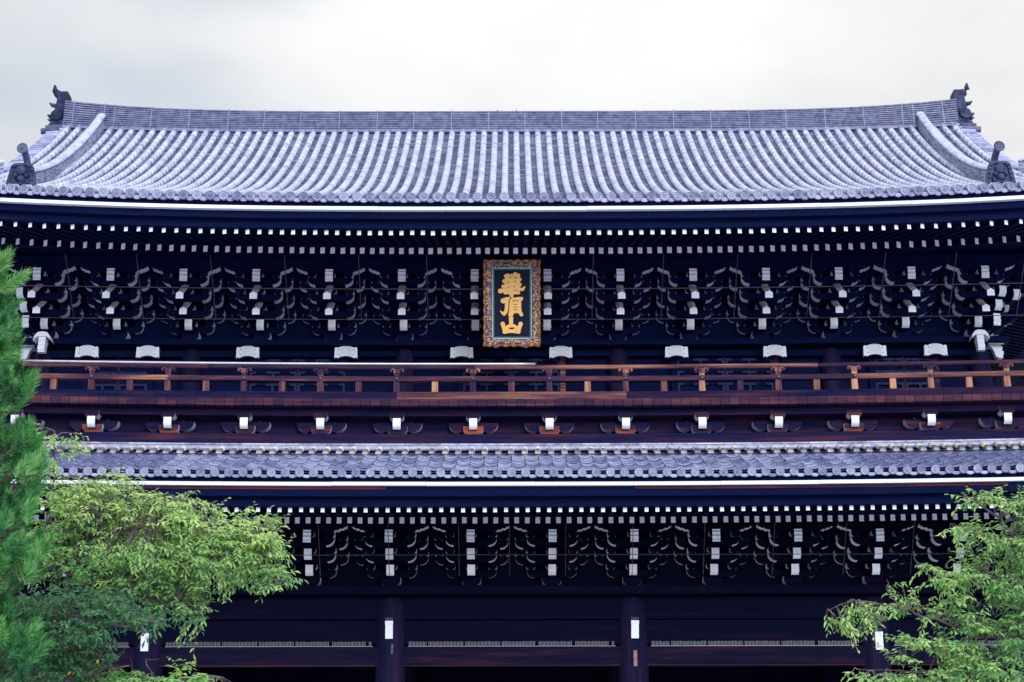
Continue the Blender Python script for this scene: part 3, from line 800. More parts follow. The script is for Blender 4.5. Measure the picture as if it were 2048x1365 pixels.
# ------------------------------------------------------------------ lower storey
def column(x, y, r, z0, z1, m, name='column'):
    mb = MB()
    h = z1 - z0
    mb.lathe([(r * .98, 0), (r, h * .3), (r * .97, h - .9), (r * .93, h - .5), (r * .86, h - .25), (r * .74, h - .08), (r * .55, h)], 32, 0)
    return mb.build(name, m, gate, smooth=True, loc=(x, y, z0))
for x in (-13.2, -9.3, -3.1, 3.1, 9.3, 13.2):
    column(x, 0, .395, PODZ, Z(7.15), 'wood_col')
    column(x, 6.1, .395, PODZ, Z(7.15), 'wood_col')
    column(x, 12.2, .395, PODZ, Z(7.15), 'wood_col')
def beam(name, x0, x1, y0, y1, z0, z1, m='wood_beam', bev=.012, parent=None):
    mb = MB()
    prof = [(y0 + bev, z0), (y1 - bev, z0), (y1, z0 + bev), (y1, z1 - bev), (y1 - bev, z1), (y0 + bev, z1), (y0, z1 - bev), (y0, z0 + bev)]
    mb.prism(prof, x0, x1, 'x'); return mb.build(name, m, parent or gate)
beam('wall_plate', -14, 14, -.47, .47, Z(7.155), Z(7.39), 'wood_shaded')
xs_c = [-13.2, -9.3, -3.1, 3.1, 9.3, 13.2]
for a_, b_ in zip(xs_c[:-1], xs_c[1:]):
    beam('tie_beam', a_, b_, -.16, .16, Z(6.56), Z(7.14), 'wood_shaded')
    beam('tie_beam', a_, b_, -.13, .13, Z(5.93), Z(6.54), 'wood_shaded')
    beam('tie_beam', a_, b_, -.22, .20, Z(5.40), Z(5.86), 'wood_low')
    beam('red_strip', a_ + .3, b_ - .3, -.20, .1, Z(5.375), Z(5.398), 'wood_plank', .004)
    sp = MB()                                                    # bird spikes on the tie beam
    xx = a_ + .48
    while xx < b_ - .48:
        if (xx - a_) % .93 > .05:
            sp.box(xx - .004, xx + .004, -.17, -.162, Z(5.875), Z(5.99) + random.uniform(-.008, .008))
        xx += .036
    sp.box(a_ + .45, b_ - .45, -.18, -.15, Z(5.862), Z(5.876))
    o = sp.build('bird_spike_row', 'spike_metal', gate)
for k, x in enumerate(xs_c[1:5]):
    dz = 0 if k in (1, 2) else -.30
    e = MB(); e.box(-.095, .095, -.05, .02, 0, .36); e.box(-.10, .10, -.062, .025, .36, .45)
    o = e.build('white_column_box', 'white_paint', gate, loc=(x + (-.02 if k < 2 else .03), -.405, Z(6.03) + dz), rot=(0, R(-.6 if k != 2 else 1.2), 0))
    sp = MB()
    for q in range(6): sp.tube([(-.08 + .032 * q, -.02, .45), (-.085 + .034 * q, -.02, .54)], .005, 4)
    sp.build('bird_spike_row', 'spike_metal', o)
tg = MB(); tg.box(-.045, .045, -.015, .01, 0, .40); tg.build('small_plaque', 'plaque_pink', gate, loc=(3.13, -.405, Z(5.33)))
tg = MB()
for q in range(7): tg.box(-.03 + .01 * (q % 2), .02 + .008 * (q % 3), -.012, .004, .035 * q, .035 * q + .02)
tg.build('faded_sticker', 'plaque_blue', gate, loc=(-3.04, -.395, Z(5.66)))
bk = MB(); bk.box(-13.4, 13.4, 6.3, 6.5, PODZ, Z(7.4)); bk.build('inner_wall', 'wood_shaded', gate)
bk = MB(); bk.box(-13.2, 13.2, .5, 6.2, Z(7.0), Z(7.2)); bk.build('inner_ceiling', 'wood_shaded', gate)
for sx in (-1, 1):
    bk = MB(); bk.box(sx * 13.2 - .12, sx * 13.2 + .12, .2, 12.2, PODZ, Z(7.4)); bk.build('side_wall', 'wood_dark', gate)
bk = MB(); bk.box(-13.3, 13.3, -.05, .1, Z(7.4), Z(9.6)); bk.build('bracket_wall', 'wood_shaded', gate)
bk = MB(); bk.box(-13.6, 13.6, .4, 12.4, Z(9.3), Z(9.5)); bk.build('storey_floor', 'wood_dark', gate)

# ------------------------------------------------------------------ balcony
BC = .115
def bc(x): return BC * (abs(x) / 12.5) ** 2
strip('apron_beam', rect(-1.56, -1.2, 10.82, 11.09), bc, 15, 'wood_beam', gate)
strip('apron_wall', rect(-1.20, -1.05, 9.0, 11.8), bc, 15, 'wood_beam', gate)
strip('balcony_beam', rect(-1.72, -1.40, 11.53, 11.70), bc, 15.2, 'wood_beam', gate)
strip('balcony_floor', rect(-1.93, 1.0, 11.715, 11.88), bc, 15.4, 'wood_beam', gate)
kb_base = block_mesh(.52, .21, .50, 'base_block', 'wood_block')
kb_top = block_mesh(.37, .20, .30, 'bearing_block', 'wood_block')
kb_small = block_mesh(.23, .12, .30)
kb_arm = arm_mesh(.63, .24, .26, m='wood_beam', curve=.28)
kb_nose = nose_mesh(.20, .27, .20, back=.4)
BR = [1.955 * (i + .5) for i in range(-7, 7)]
for x in BR:
    e = add('balcony_bracket', None, gate, (x, -1.22, Z(11.09) + bc(x)))
    add('base_block', kb_base, e, (0, -.10, 0))
    add('bracket_arm', kb_arm, e, (0, -.10, .08))
    for xx in (-.50, .50): pass
    for xx in (-.23, .23): add('bearing_block', kb_small, e, (xx, -.02, .26))
    add('bracket_nose', kb_nose, e, (0, -.34, .10))
    add('bearing_block', kb_top, e, (0, -.37, .335))
pk = MB(); pk.prism([(-.118, .008), (-.112, 0), (.112, 0), (.118, .008), (.118, .172), (.110, .18), (-.110, .18), (-.118, .172)], -2.06, -1.90, 'y')
plank = pk.mesh('plank_end', ['wood_plank'])
for i in range(-60, 61):
    x = .2475 * i
    add('plank_end', plank, gate, (x, random.uniform(-.008, .008), Z(11.715) + bc(x) + random.uniform(-.004, .004)), (0, random.uniform(-.006, .006), 0))
RY = -1.80
# rails in lengths, as joined on the gate
def rail(name, x0, x1, y0, y1, z0, z1, m):
    mb = MB(); xs_ = linsp(x0, x1, max(3, int((x1 - x0) / .8)))
    mb.sweep([[(x, y0, Z(z0) + bc(x)), (x, y1, Z(z0) + bc(x)), (x, y1, Z(z1) + bc(x)), (x, y0, Z(z1) + bc(x))] for x in xs_], 0)
    return mb.build(name, m, gate)
br = [-15.3, -10.7, -6.85, -2.93, 2.95, 6.85, 10.8, 15.3]
for a_, b_ in zip(br[:-1], br[1:]):
    hot = (a_ == -2.93)
    rail('bottom_rail', a_, b_ - .004, -1.94, -1.72, 11.90, 12.11, 'wood_rail' if hot else 'wood_beam')
br = [-15.3, -8.82, -4.9, -.98, 2.94, 8.82, 15.3]
for a_, b_ in zip(br[:-1], br[1:]): rail('middle_rail', a_, b_ - .004, -1.90, -1.70, 12.41, 12.535, 'wood_tan_rail' if b_ > 12 else 'wood_rail')
def round_rail(name, x0, x1, z, rad, m, y=RY):
    mb = MB(); mb.tube([(x, y, Z(z) + bc(x)) for x in linsp(x0, x1, 24)], rad, 12); return mb.build(name, m, gate, smooth=True)
br = [-15.3, -7.8, -.95, .6, 7.9, 15.3]
for a_, b_ in zip(br[:-1], br[1:]): round_rail('hand_rail', a_, b_ - .004, 12.80, .062, 'wood_rail')
round_rail('metal_pipe', -12.6, .62, 12.888, .034, 'pipe_metal', RY - .02)
post = MB(); post.prism([(-.082, 0), (.082, 0), (.066, .30), (.066, .51), (-.066, .51), (-.082, .30)], -.075, .075, 'y'); post_m = post.mesh('rail_post', ['wood_post'])
post = MB(); post.prism([(-.082, 0), (.082, 0), (.078, .31), (-.078, .31)], -.07, .07, 'y'); strut_m = post.mesh('rail_strut', ['wood_post'])
post_t = post_m.copy(); post_t.materials[0] = MATS['wood_tan']; strut_t = strut_m.copy(); strut_t.materials[0] = MATS['wood_tan']
sdl = MB()                                                       # cloud-shaped saddle
half = [(0, 0), (.07, 0), (.10, .03), (.085, .07), (.10, .10), (.13, .085), (.13, .05), (.155, .035), (.185, .055), (.19, .095), (.165, .13), (.12, .145), (.075, .125), (.04, .115), (0, .12)]
half = [(x * .98, z) for x, z in half]
full = half + [(-x, z) for x, z in half[::-1][1:-1]]
sdl.prism(full, -.06, .06, 'y'); sdl_m = sdl.mesh('rail_saddle', ['wood_post'])
st = MB(); st.lathe([(.001, -.035), (.022, -.03), (.034, -.015), (.040, .0)], 12, 0, 'y'); stud_m = st.mesh('rail_stud', ['stud_metal'], True)
PS = 1.960
for i in range(-8, 8):
    x = PS * (i + .5)
    if abs(x) > 15.2: continue
    tan = x > 8.0 or i in (2, -7)
    p = add('rail_post', post_t if tan else post_m, gate, (x, RY, Z(12.11) + bc(x)))
    add('rail_saddle', sdl_m, p, (0, -.03, .505))
    add('rail_stud', stud_m, p, (0, -.11, .365))
    x2 = x + PS / 2
    add('rail_strut', strut_t if i in (-7, -2, 0, 1, 3, 4, 5, 6, 7) else strut_m, gate, (x2, RY, Z(12.11) + bc(x2)))

# ------------------------------------------------------------------ upper storey wall, columns, doors
UX = [-12.85, -8.775, -2.925, 2.925, 8.775, 12.85]
for x in UX: column(x, 1.0, .30, Z(11.88), Z(14.14), 'wood_col_upper')
strip('wall_plate', rect(.55, 1.3, 14.12, 14.265), camb(.07), 13.6, 'wood_dark', gate)
bk = MB(); bk.box(-12.85, 12.85, 1.1, 1.25, Z(11.85), Z(14.13)); bk.build('upper_wall', 'wood_dark', gate)
bk = MB(); bk.box(-12.9, 12.9, .98, 1.2, Z(14.26), Z(17.3)); bk.build('bracket_wall', 'wood_dark', gate)
for sx in (-1, 1):
    bk = MB(); bk.box(sx * 12.85 - .1, sx * 12.85 + .1, 1.3, 11.5, Z(11.8), Z(17.2)); bk.build('side_wall', 'wood_dark', gate)
for a_, b_ in zip(UX[:-1], UX[1:]):
    beam('tie_beam', a_, b_, .90, 1.12, Z(13.90), Z(14.10), 'wood_dark')
    beam('door_sill', a_, b_, .86, 1.12, Z(11.86), Z(12.05), 'wood_beam')
cp = MB()
w_, h_ = .63, .29
xs_ = linsp(-w_ / 2, w_ / 2, 25); topc = []; botc = []
for x in xs_:
    s_ = abs(x) / (w_ / 2)
    arch = .045 * (1 - min(s_ / .62, 1) ** 2) - (.018 if .62 < s_ < .8 else .006)
    if s_ > .96: arch -= .02
    topc.append((x * (.97), h_ + arch)); botc.append((x * (1.0), arch))
cp.prism(topc + botc[::-1], -.16, -.05, 'y')
for s_ in (-1, 1):
    for z in (.075, .215): cp.box(s_ * .195 - .011, s_ * .195 + .011, -.172, -.15, z - .011, z + .011, 1)
for q in range(-7, 8): cp.box(q * .021 - .0022, q * .021 + .0022, -.1625, -.15, .055 - .03 * (abs(q) / 7) ** 2, .315 - .03 * (abs(q) / 7) ** 2, 2)
cap_m = cp.mesh('door_pivot_cap', ['white_paint', 'void_dark', 'grey_paint'])
doors = [(0, 1.35), (-5.85, 1.34), (5.85, 1.34), (-10.75, .83), (10.75, .83)]
def fitting(mb, x, z, kind, w=.26, hgt=.20, y=.965):
    """iron strap plates with scalloped ends"""
    t_ = .032
    if 'h' in kind:
        sgn = (-1 if 'l' in kind else 0, 1 if 'r' in kind else 0)
        mb.box(x + sgn[0] * w / 2 - (.02 if sgn[0] == 0 else 0), x + sgn[1] * w / 2 + (.02 if sgn[1] == 0 else 0), y - .012, y + .01, z - t_, z + t_)
        for sg in sgn:
            if sg: mb.prism([(x + sg * w / 2, z - t_ * 1.3), (x + sg * (w / 2 + .03), z), (x + sg * w / 2, z + t_ * 1.3)][::(1 if sg > 0 else -1)], y - .014, y + .01, 'y')
    if 'v' in kind: mb.box(x - t_, x + t_, y - .016, y + .012, z - hgt, z - t_)
for cx, hw in doors:
    zt = 13.86
    d = add('double_door', None, gate, (cx, 0, 0))
    for sx in (-1, 1):
        lf = MB()
        x0, x1 = sorted((sx * .012, sx * (hw - .02)))
        lf.box(x0, x1, 1.03, 1.08, Z(12.05), Z(zt))
        leaf = lf.build('door_leaf', 'wood_dark', d)
        xm = (x0 + x1) / 2
        fr = MB()
        for xx in (x0 + .045, xm, x1 - .045): fr.box(xx - .045, xx + .045, .985, 1.03, Z(12.05), Z(zt))
        for zz in (zt - .05, zt - .36, zt - .72, zt - 1.1, 12.12): fr.box(x0 + .091, xm - .046, .99, 1.03, Z(zz - .04), Z(zz + .04)); fr.box(xm + .046, x1 - .091, .99, 1.03, Z(zz - .04), Z(zz + .04))
        fr.build('door_frame', 'wood_dark', d)
        for zz in (zt - .05, zt - .40, zt - .74, zt - 1.08):
            for xx, kd, ww in ((x0 + .04, 'hrv', .26), (x1 - .04, 'hlv', .26), (xm, 'hlrv', .34)):
                ir = MB(); fitting(ir, xx, Z(zz), kd, ww); ir.build('iron_fitting', 'iron', d)
        pole = MB(); pole.box(sx * (hw + .06) - .07, sx * (hw + .06) + .07, .95, 1.1, Z(12.04), Z(zt + .02)); pole.build('door_jamb', 'wood_rail' if (cx > 0 or cx == 0) and sx > 0 else 'wood_dark', d)
        add('door_pivot_cap', cap_m, d, (sx * (hw if hw > 1 else hw - .0), .80, Z(13.80) + camber(cx + sx * hw, .05)))
    st_ = MB(); st_.box(-.018, .018, .965, .985, Z(12.05), Z(zt + .06)); st_.build('meeting_strip', 'wood_plank', d)

# corner noses
def elephant():
    mb = MB()
    cap_ = [(-.24, -.10), (-.21, .03), (-.13, .13), (-.05, .15), (.05, .15), (.13, .13), (.21, .03), (.24, -.10), (.19, -.03), (.12, .015), (-.12, .015), (-.19, -.03)]
    mb.prism(cap_, -.20, .22, 'y')
    zz = [(.02, .0), (-.08, -.01), (-.10, -.10), (-.17, -.11), (-.18, -.20), (-.31, -.23), (-.33, -.30), (-.40, -.31)]
    prof = [(y - .14, z) for z, y in [(zz_[0], zz_[1]) for zz_ in zz]]
    prof = [(-.16, .02), (-.17, -.07), (-.14, -.10), (-.19, -.12), (-.19, -.20), (-.16, -.23), (-.22, -.26), (-.21, -.36), (-.17, -.40), (-.21, -.43), (-.10, -.45), (.0, -.40), (.06, -.2), (.2, -.05), (.2, .02)]
    mb.prism(prof, -.095, .095, 'x')
    return mb.mesh('beast_nose', ['white_paint'])
el = elephant()
for sx in (-1, 1):
    x = sx * 12.72
    zc_ = Z(14.28)
    add('beast_nose', el, gate, (x, .42, zc_))
    add('beast_nose', el, gate, (x + sx * .55, .95, zc_ - .02), (0, 0, R(90 * sx)))
    for k, (dx, dz, dy) in enumerate(((.42, .72, -.40), (.50, 1.05, -.60), (.95, 1.03, -.35), (.40, .35, -.1))):
        add('bracket_nose', ku['nose'] if k < 3 else ku['wnose'], gate, (x + sx * dx, .45 + dy, BZ + dz - .10), (0, 0, R(12 * sx)))
    for k in range(4):     # side brackets seen end on
        add('bracket_arm', ku['short'], gate, (x + sx * (.45 + .42 * k), 1.6, BZ + .22 + .33 * k), (0, 0, R(90)))
        add('bracket_arm', ku['long'], gate, (x + sx * (.45 + .42 * k), 1.6, BZ + .55 + .33 * k), (0, 0, R(90)))
    br_ = MB(); br_.tube([(x + sx * .3, 1.2, BZ + .3), (sx * 16.4, -2.6, Z(15.9) + .3)], .13, 8); br_.build('hip_rafter', 'wood_dark', gate)

for sx in (-1, 1):             # side eaves: purlin, stepped beams and rafters running back
    mb = MB(); mb.box(*sorted((sx * 13.98, sx * 14.22)), -.25, 12.6, Z(16.08), Z(16.33)); mb.build('purlin', 'wood_dark', gate)
    for k in range(3):
        xx = 12.95 + .42 * k; z = 14.60 + .33 * (k + 2)
        mb = MB(); mb.box(*sorted((sx * (xx - .07), sx * (xx + .07))), .9 - .4 * k, 12.6, Z(z - .45), Z(z + .16)); mb.build('through_beam', 'wood_dark', gate)
        mb = MB(); mb.box(*sorted((sx * (xx + .08), sx * (xx + .34))), .9 - .4 * k, 12.6, Z(z + .17), Z(z + .20)); mb.build('bracket_ceiling', 'wood_dark', gate)
    for k in range(44):
        y = -.2 + .29 * k
        rafter(.122, .165, (sx * 16.1, y, Z(15.78) + .35), (sx * 12.9, y, Z(16.72) + .1), gate, 'side_rafter')

# bird-net rods
for i, x in enumerate((-13.5, -11.6, -9.75, -7.83, -5.9, -3.97, -2.2, 2.14, 3.97, 5.9, 7.83, 9.75, 11.6, 13.4)):
    mb = MB(); mb.tube([(x, -2.25, Z(15.72) + camber(x)), (x * 1.0, -.9, Z(14.37) + camber(x))], .0105, 6); mb.build('net_rod', 'rod_metal', gate)
mb = MB(); mb.tube([(x, -1.66, Z(14.98) + camber(x, .12)) for x in linsp(-13.6, 13.6, 30)], .013, 6); mb.build('net_rod', 'rod_metal', gate)
mb = MB(); mb.tube([(x, -.92, Z(14.38) + camber(x, .08)) for x in linsp(-13.6, 13.6, 30)], .010, 6); mb.build('net_rod', 'rod_metal', gate)
for x in (-10.1, -8.4, -6.6, -4.85, -3.1, -1.33, -.05, 1.36, 3.05, 4.85, 6.6, 8.4, 10.1):
    mb = MB(); mb.tube([(x, -1.9, Z(8.75)), (x, -1.0, Z(7.55))], .009, 6); mb.build('net_rod', 'rod_metal', gate)
mb = MB(); mb.tube([(x, -1.42, Z(8.0)) for x in linsp(-13, 13, 12)], .011, 6); mb.build('net_rod', 'rod_metal', gate)

# ------------------------------------------------------------------ name plaque
PX = 1.49 / 715                                                # metres per traced unit
plq = add('name_plaque', None, loc=(.02, -1.62, Z(14.60)), rot=(R(13), 0, 0))
tag(plq, 'gilt framed name plaque with three gold characters hanging under the upper eave', 'plaque')
hw, hh = .745, 1.145
bd = MB(); bd.box(-hw + .1, hw - .1, .0, .08, -hh + .1, hh - .1); bd.build('board', 'board_navy', plq)
def frame(name, m, x1, z1, w, y0, y1, wave=0.0):
    """rectangular frame moulding, outer half sizes x1, z1, width w; y0 front"""
    mb = MB()
    def side(p0, p1, inn):
        n = 40; P0, P1 = Vector(p0), Vector(p1); d = (P1 - P0).normalized(); rings = []
        for i in range(n + 1):
            s_ = i / n; a_ = P0.lerp(P1, s_); q = wave * math.sin(s_ * 2 * math.pi * max(2, round((P1 - P0).length / .22)))
            sh = w * (1 - 2 * abs(s_ - .5)) ; I = a_ + inn * w
            e0 = min(max((a_ - P0).length, 0), 1e9)
            tt = min(w, (a_ - P0).length, (P1 - a_).length)
            oo = a_ - inn * q
            rings.append([(oo.x, y1, oo.y), (oo.x, y0 + .02, oo.y), ((oo + inn * min(w * .35, tt)).x, y0, (oo + inn * min(w * .35, tt)).y), ((a_ + inn * tt).x, y0 + .03, (a_ + inn * tt).y), ((a_ + inn * tt).x, y1, (a_ + inn * tt).y)])
        mb.sweep(rings, 0)
    side((-x1, z1), (x1, z1), Vector((0, -1))); side((x1, z1), (x1, -z1), Vector((-1, 0))); side((x1, -z1), (-x1, -z1), Vector((0, 1))); side((-x1, -z1), (-x1, z1), Vector((1, 0)))
    return mb.build(name, m, plq)
frame('outer_frame', 'gold_frame', hw, hh, .060, -.10, .08, .012)
frame('carved_frame', 'carving_purple', hw - .058, hh - .058, .167, -.055, .075)
frame('bead_border', 'bead_white', hw - .224, hh - .205, .030, -.060, .075)
frame('inner_border', 'green_border', hw - .253, hh - .234, .036, -.045, .075)
cv = MB(); rr_ = random.Random(5)
def scroll(x, z, s_, m):
    q0 = rr_.uniform(0, 6.28); sg = rr_.choice((-1, 1)); pts = []
    for k in range(6):
        q = q0 + sg * k * .75; ra = s_ * (1 - k * .13); pts.append((x + ra * math.cos(q), -.065 - .004 * k, z + ra * math.sin(q)))
    cv.tube(pts, [.011, .012, .011, .010, .009, .006], 5, m)
for k in range(420):
    if rr_.random() < .62:
        x = rr_.choice((-1, 1)) * rr_.uniform(hw - .20, hw - .075); z = rr_.uniform(-hh + .1, hh - .1)
    else:
        z = rr_.choice((-1, 1)) * rr_.uniform(hh - .19, hh - .075); x = rr_.uniform(-hw + .1, hw - .1)
    scroll(x, z, rr_.uniform(.018, .04), rr_.choice((0, 0, 0, 0, 0, 1, 2)))
cv.build('frame_carving', ['carving_gold', 'carving_teal', 'carving_red'], plq)['kind'] = 'stuff'
for x in (-.42, .36):
    k = MB(); k.box(x - .05, x + .05, -.12, .05, -hh - .03, -hh + .06); k.build('frame_clip', 'carving_purple', plq)

STROKES = [
 ('first_character', [[(440,303,22),(520,298,20),(600,295,24)], [(465,290,20),(478,335,18)], [(560,278,26),(566,330,24)], [(422,368,25),(520,362,22),(618,348,22)], [(408,433,22),(520,425,20),(622,412,20)],
   [(372,492,30),(430,478,20),(520,462,20),(600,466,18),(650,474,20),(668,455,14),(684,434,4)], [(432,515,20),(520,512,20),(598,512,24)], [(516,300,24),(516,470,26),(514,560,24),(502,584,14)], [(447,330,16),(440,440,18)], [(604,330,16),(606,430,18)], [(455,400,26),(580,390,26)], [(470,345,20),(575,335,20)], [(450,455,20),(590,445,20)]],
   [[(493,326,5),(505,322,7)], [(560,324,6),(574,322,7)], [(470,388,6),(478,384,7)], [(556,378,7),(566,374,6)], [(468,444,5),(480,440,6)], [(553,434,6),(554,440,6)]]),
 ('second_character', [[(408,616,32),(450,596,26),(490,580,14),(502,574,8)], [(452,620,26),(452,680,22),(446,745,22),(420,780,24),(400,772,16),(372,742,5)], [(512,596,16),(560,588,14),(612,580,14),(654,573,4)], [(530,592,14),(640,600,16),(654,576,4)],
   [(512,610,22),(508,690,24),(506,760,26),(494,792,22)], [(612,612,22),(612,690,22),(614,750,24),(636,790,22)], [(535,640,26),(590,640,26)], [(535,680,22),(590,680,22)], [(535,712,22),(590,712,22)], [(530,748,24),(595,748,24)], [(512,800,14),(520,782,20)]],
   [[(533,621,6),(542,617,6)], [(584,617,6),(594,615,6)], [(539,660,4),(582,660,4)], [(539,695,4),(582,695,4)], [(539,728,4),(582,728,4)]]),
 ('third_character', [[(507,832,28),(506,900,24),(508,940,26)], [(424,1008,24),(446,955,20),(480,930,18),(512,922,18),(545,930,18),(578,955,20),(600,1008,24)], [(430,1002,26),(512,994,24),(600,1004,26)], [(402,906,27),(415,950,24),(428,1000,24)], [(627,906,27),(612,950,24),(600,1000,24)], [(440,985,20),(590,985,20)]],
   [[(497,968,9),(512,960,12),(527,968,9)]])]
def sdf_strokes(X, Y, strokes):
    d = np.full(X.shape, 1e9)
    for st_ in strokes:
        for (x0, y0, r0), (x1, y1, r1) in zip(st_[:-1], st_[1:]):
            vx, vy = x1 - x0, y1 - y0; L2 = vx * vx + vy * vy + 1e-9
            tt = np.clip(((X - x0) * vx + (Y - y0) * vy) / L2, 0, 1)
            d = np.minimum(d, np.hypot(X - x0 - tt * vx, Y - y0 - tt * vy) - (r0 + (r1 - r0) * tt))
    return d
def letter_mesh(strokes, holes, name):
    st_ = 3.5; gx = np.arange(330, 700, st_); ylo = min(p[1] for s_ in strokes for p in s_) - 40; yhi = max(p[1] for s_ in strokes for p in s_) + 40
    gy = np.arange(ylo, yhi, st_); X, Y = np.meshgrid(gx, gy)
    D = np.maximum(sdf_strokes(X, Y, strokes), -sdf_strokes(X, Y, holes))
    mb = MB(); vid = {}
    def vert(x, y, back):
        key = (round(x, 2), round(y, 2), back)
        if key not in vid:
            vid[key] = len(mb.v); mb.v.append(((x - 517) * PX, 0.0 if back else -.035, (640 - y) * PX + .012))
        return vid[key]
    ny, nx = D.shape
    for j in range(ny - 1):
        for i in range(nx - 1):
            c4 = [(i, j), (i + 1, j), (i + 1, j + 1), (i, j + 1)]; dv = [D[b_, a_] for a_, b_ in c4]
            if min(dv) > 0: continue
            poly = []
            for k in range(4):
                (a0, b0), (a1, b1) = c4[k], c4[(k + 1) % 4]; d0, d1 = dv[k], dv[(k + 1) % 4]
                if d0 <= 0: poly.append((gx[a0], gy[b0], 0))
                if (d0 <= 0) != (d1 <= 0):
                    s_ = d0 / (d0 - d1); poly.append((gx[a0] + (gx[a1] - gx[a0]) * s_, gy[b0] + (gy[b1] - gy[b0]) * s_, 1))
            if len(poly) < 3: continue
            ids = [vert(p[0], p[1], 0) for p in poly]
            uq = [q for k, q in enumerate(ids) if q != ids[k - 1]]
            if len(uq) >= 3: mb.face(uq, 0)
            for k in range(len(poly)):
                p, q = poly[k], poly[(k + 1) % len(poly)]
                if p[2] and q[2]: mb.face([vert(p[0], p[1], 0), vert(p[0], p[1], 1), vert(q[0], q[1], 1), vert(q[0], q[1], 0)], 0)
    return mb
for nm, st_, ho in STROKES:
    letter_mesh(st_, ho, nm).build('gold_character', 'gold', plq, loc=(-.002, -.004, 0))

# ------------------------------------------------------------------ trees
class Leaves:
    """many small leaf faces gathered into one crown mesh"""
    def __init__(s): s.P, s.F, s.A, s.n = [], [], [], 0
    def blade(s, base, d, nrm, ln, w, a, fold=.25, curl=.25):
        d = d / np.linalg.norm(d); sd_ = np.cross(d, nrm); sd_ /= (np.linalg.norm(sd_) + 1e-9); up = np.cross(sd_, d)
        mid = base + d * ln * .48 - up * ln * curl * .12; tip = base + d * ln - up * ln * curl * .55
        l_ = mid + sd_ * w * .5 + up * w * fold; r_ = mid - sd_ * w * .5 + up * w * fold
        l2 = base + d * ln * .80 - up * ln * curl * .35 + sd_ * w * .30 + up * w * fold * .6; r2 = base + d * ln * .80 - up * ln * curl * .35 - sd_ * w * .30 + up * w * fold * .6
        k = s.n; s.P += [base, l_, l2, tip, r2, r_, mid]; s.n += 7
        s.F += [(k, k + 6, k + 1), (k + 6, k + 3, k + 2, k + 1), (k, k + 5, k + 6), (k + 6, k + 5, k + 4, k + 3)]
        s.A += [a] * 4
    def needle(s, base, tip, w, side, a):
        k = s.n; s.P += [base - side * w, base + side * w, tip]; s.n += 3
        s.F.append((k, k + 1, k + 2)); s.A.append(a)
    def build(s, name, m, parent):
        me = bpy.data.meshes.new(name); me.from_pydata([tuple(p) for p in s.P], [], s.F); me.materials.append(MATS[m])
        at_ = me.attributes.new('rnd', 'FLOAT', 'FACE'); at_.data.foreach_set('value', s.A)
        me.update(); return add(name, me, parent)
def V(p): return np.array(p, dtype=float)
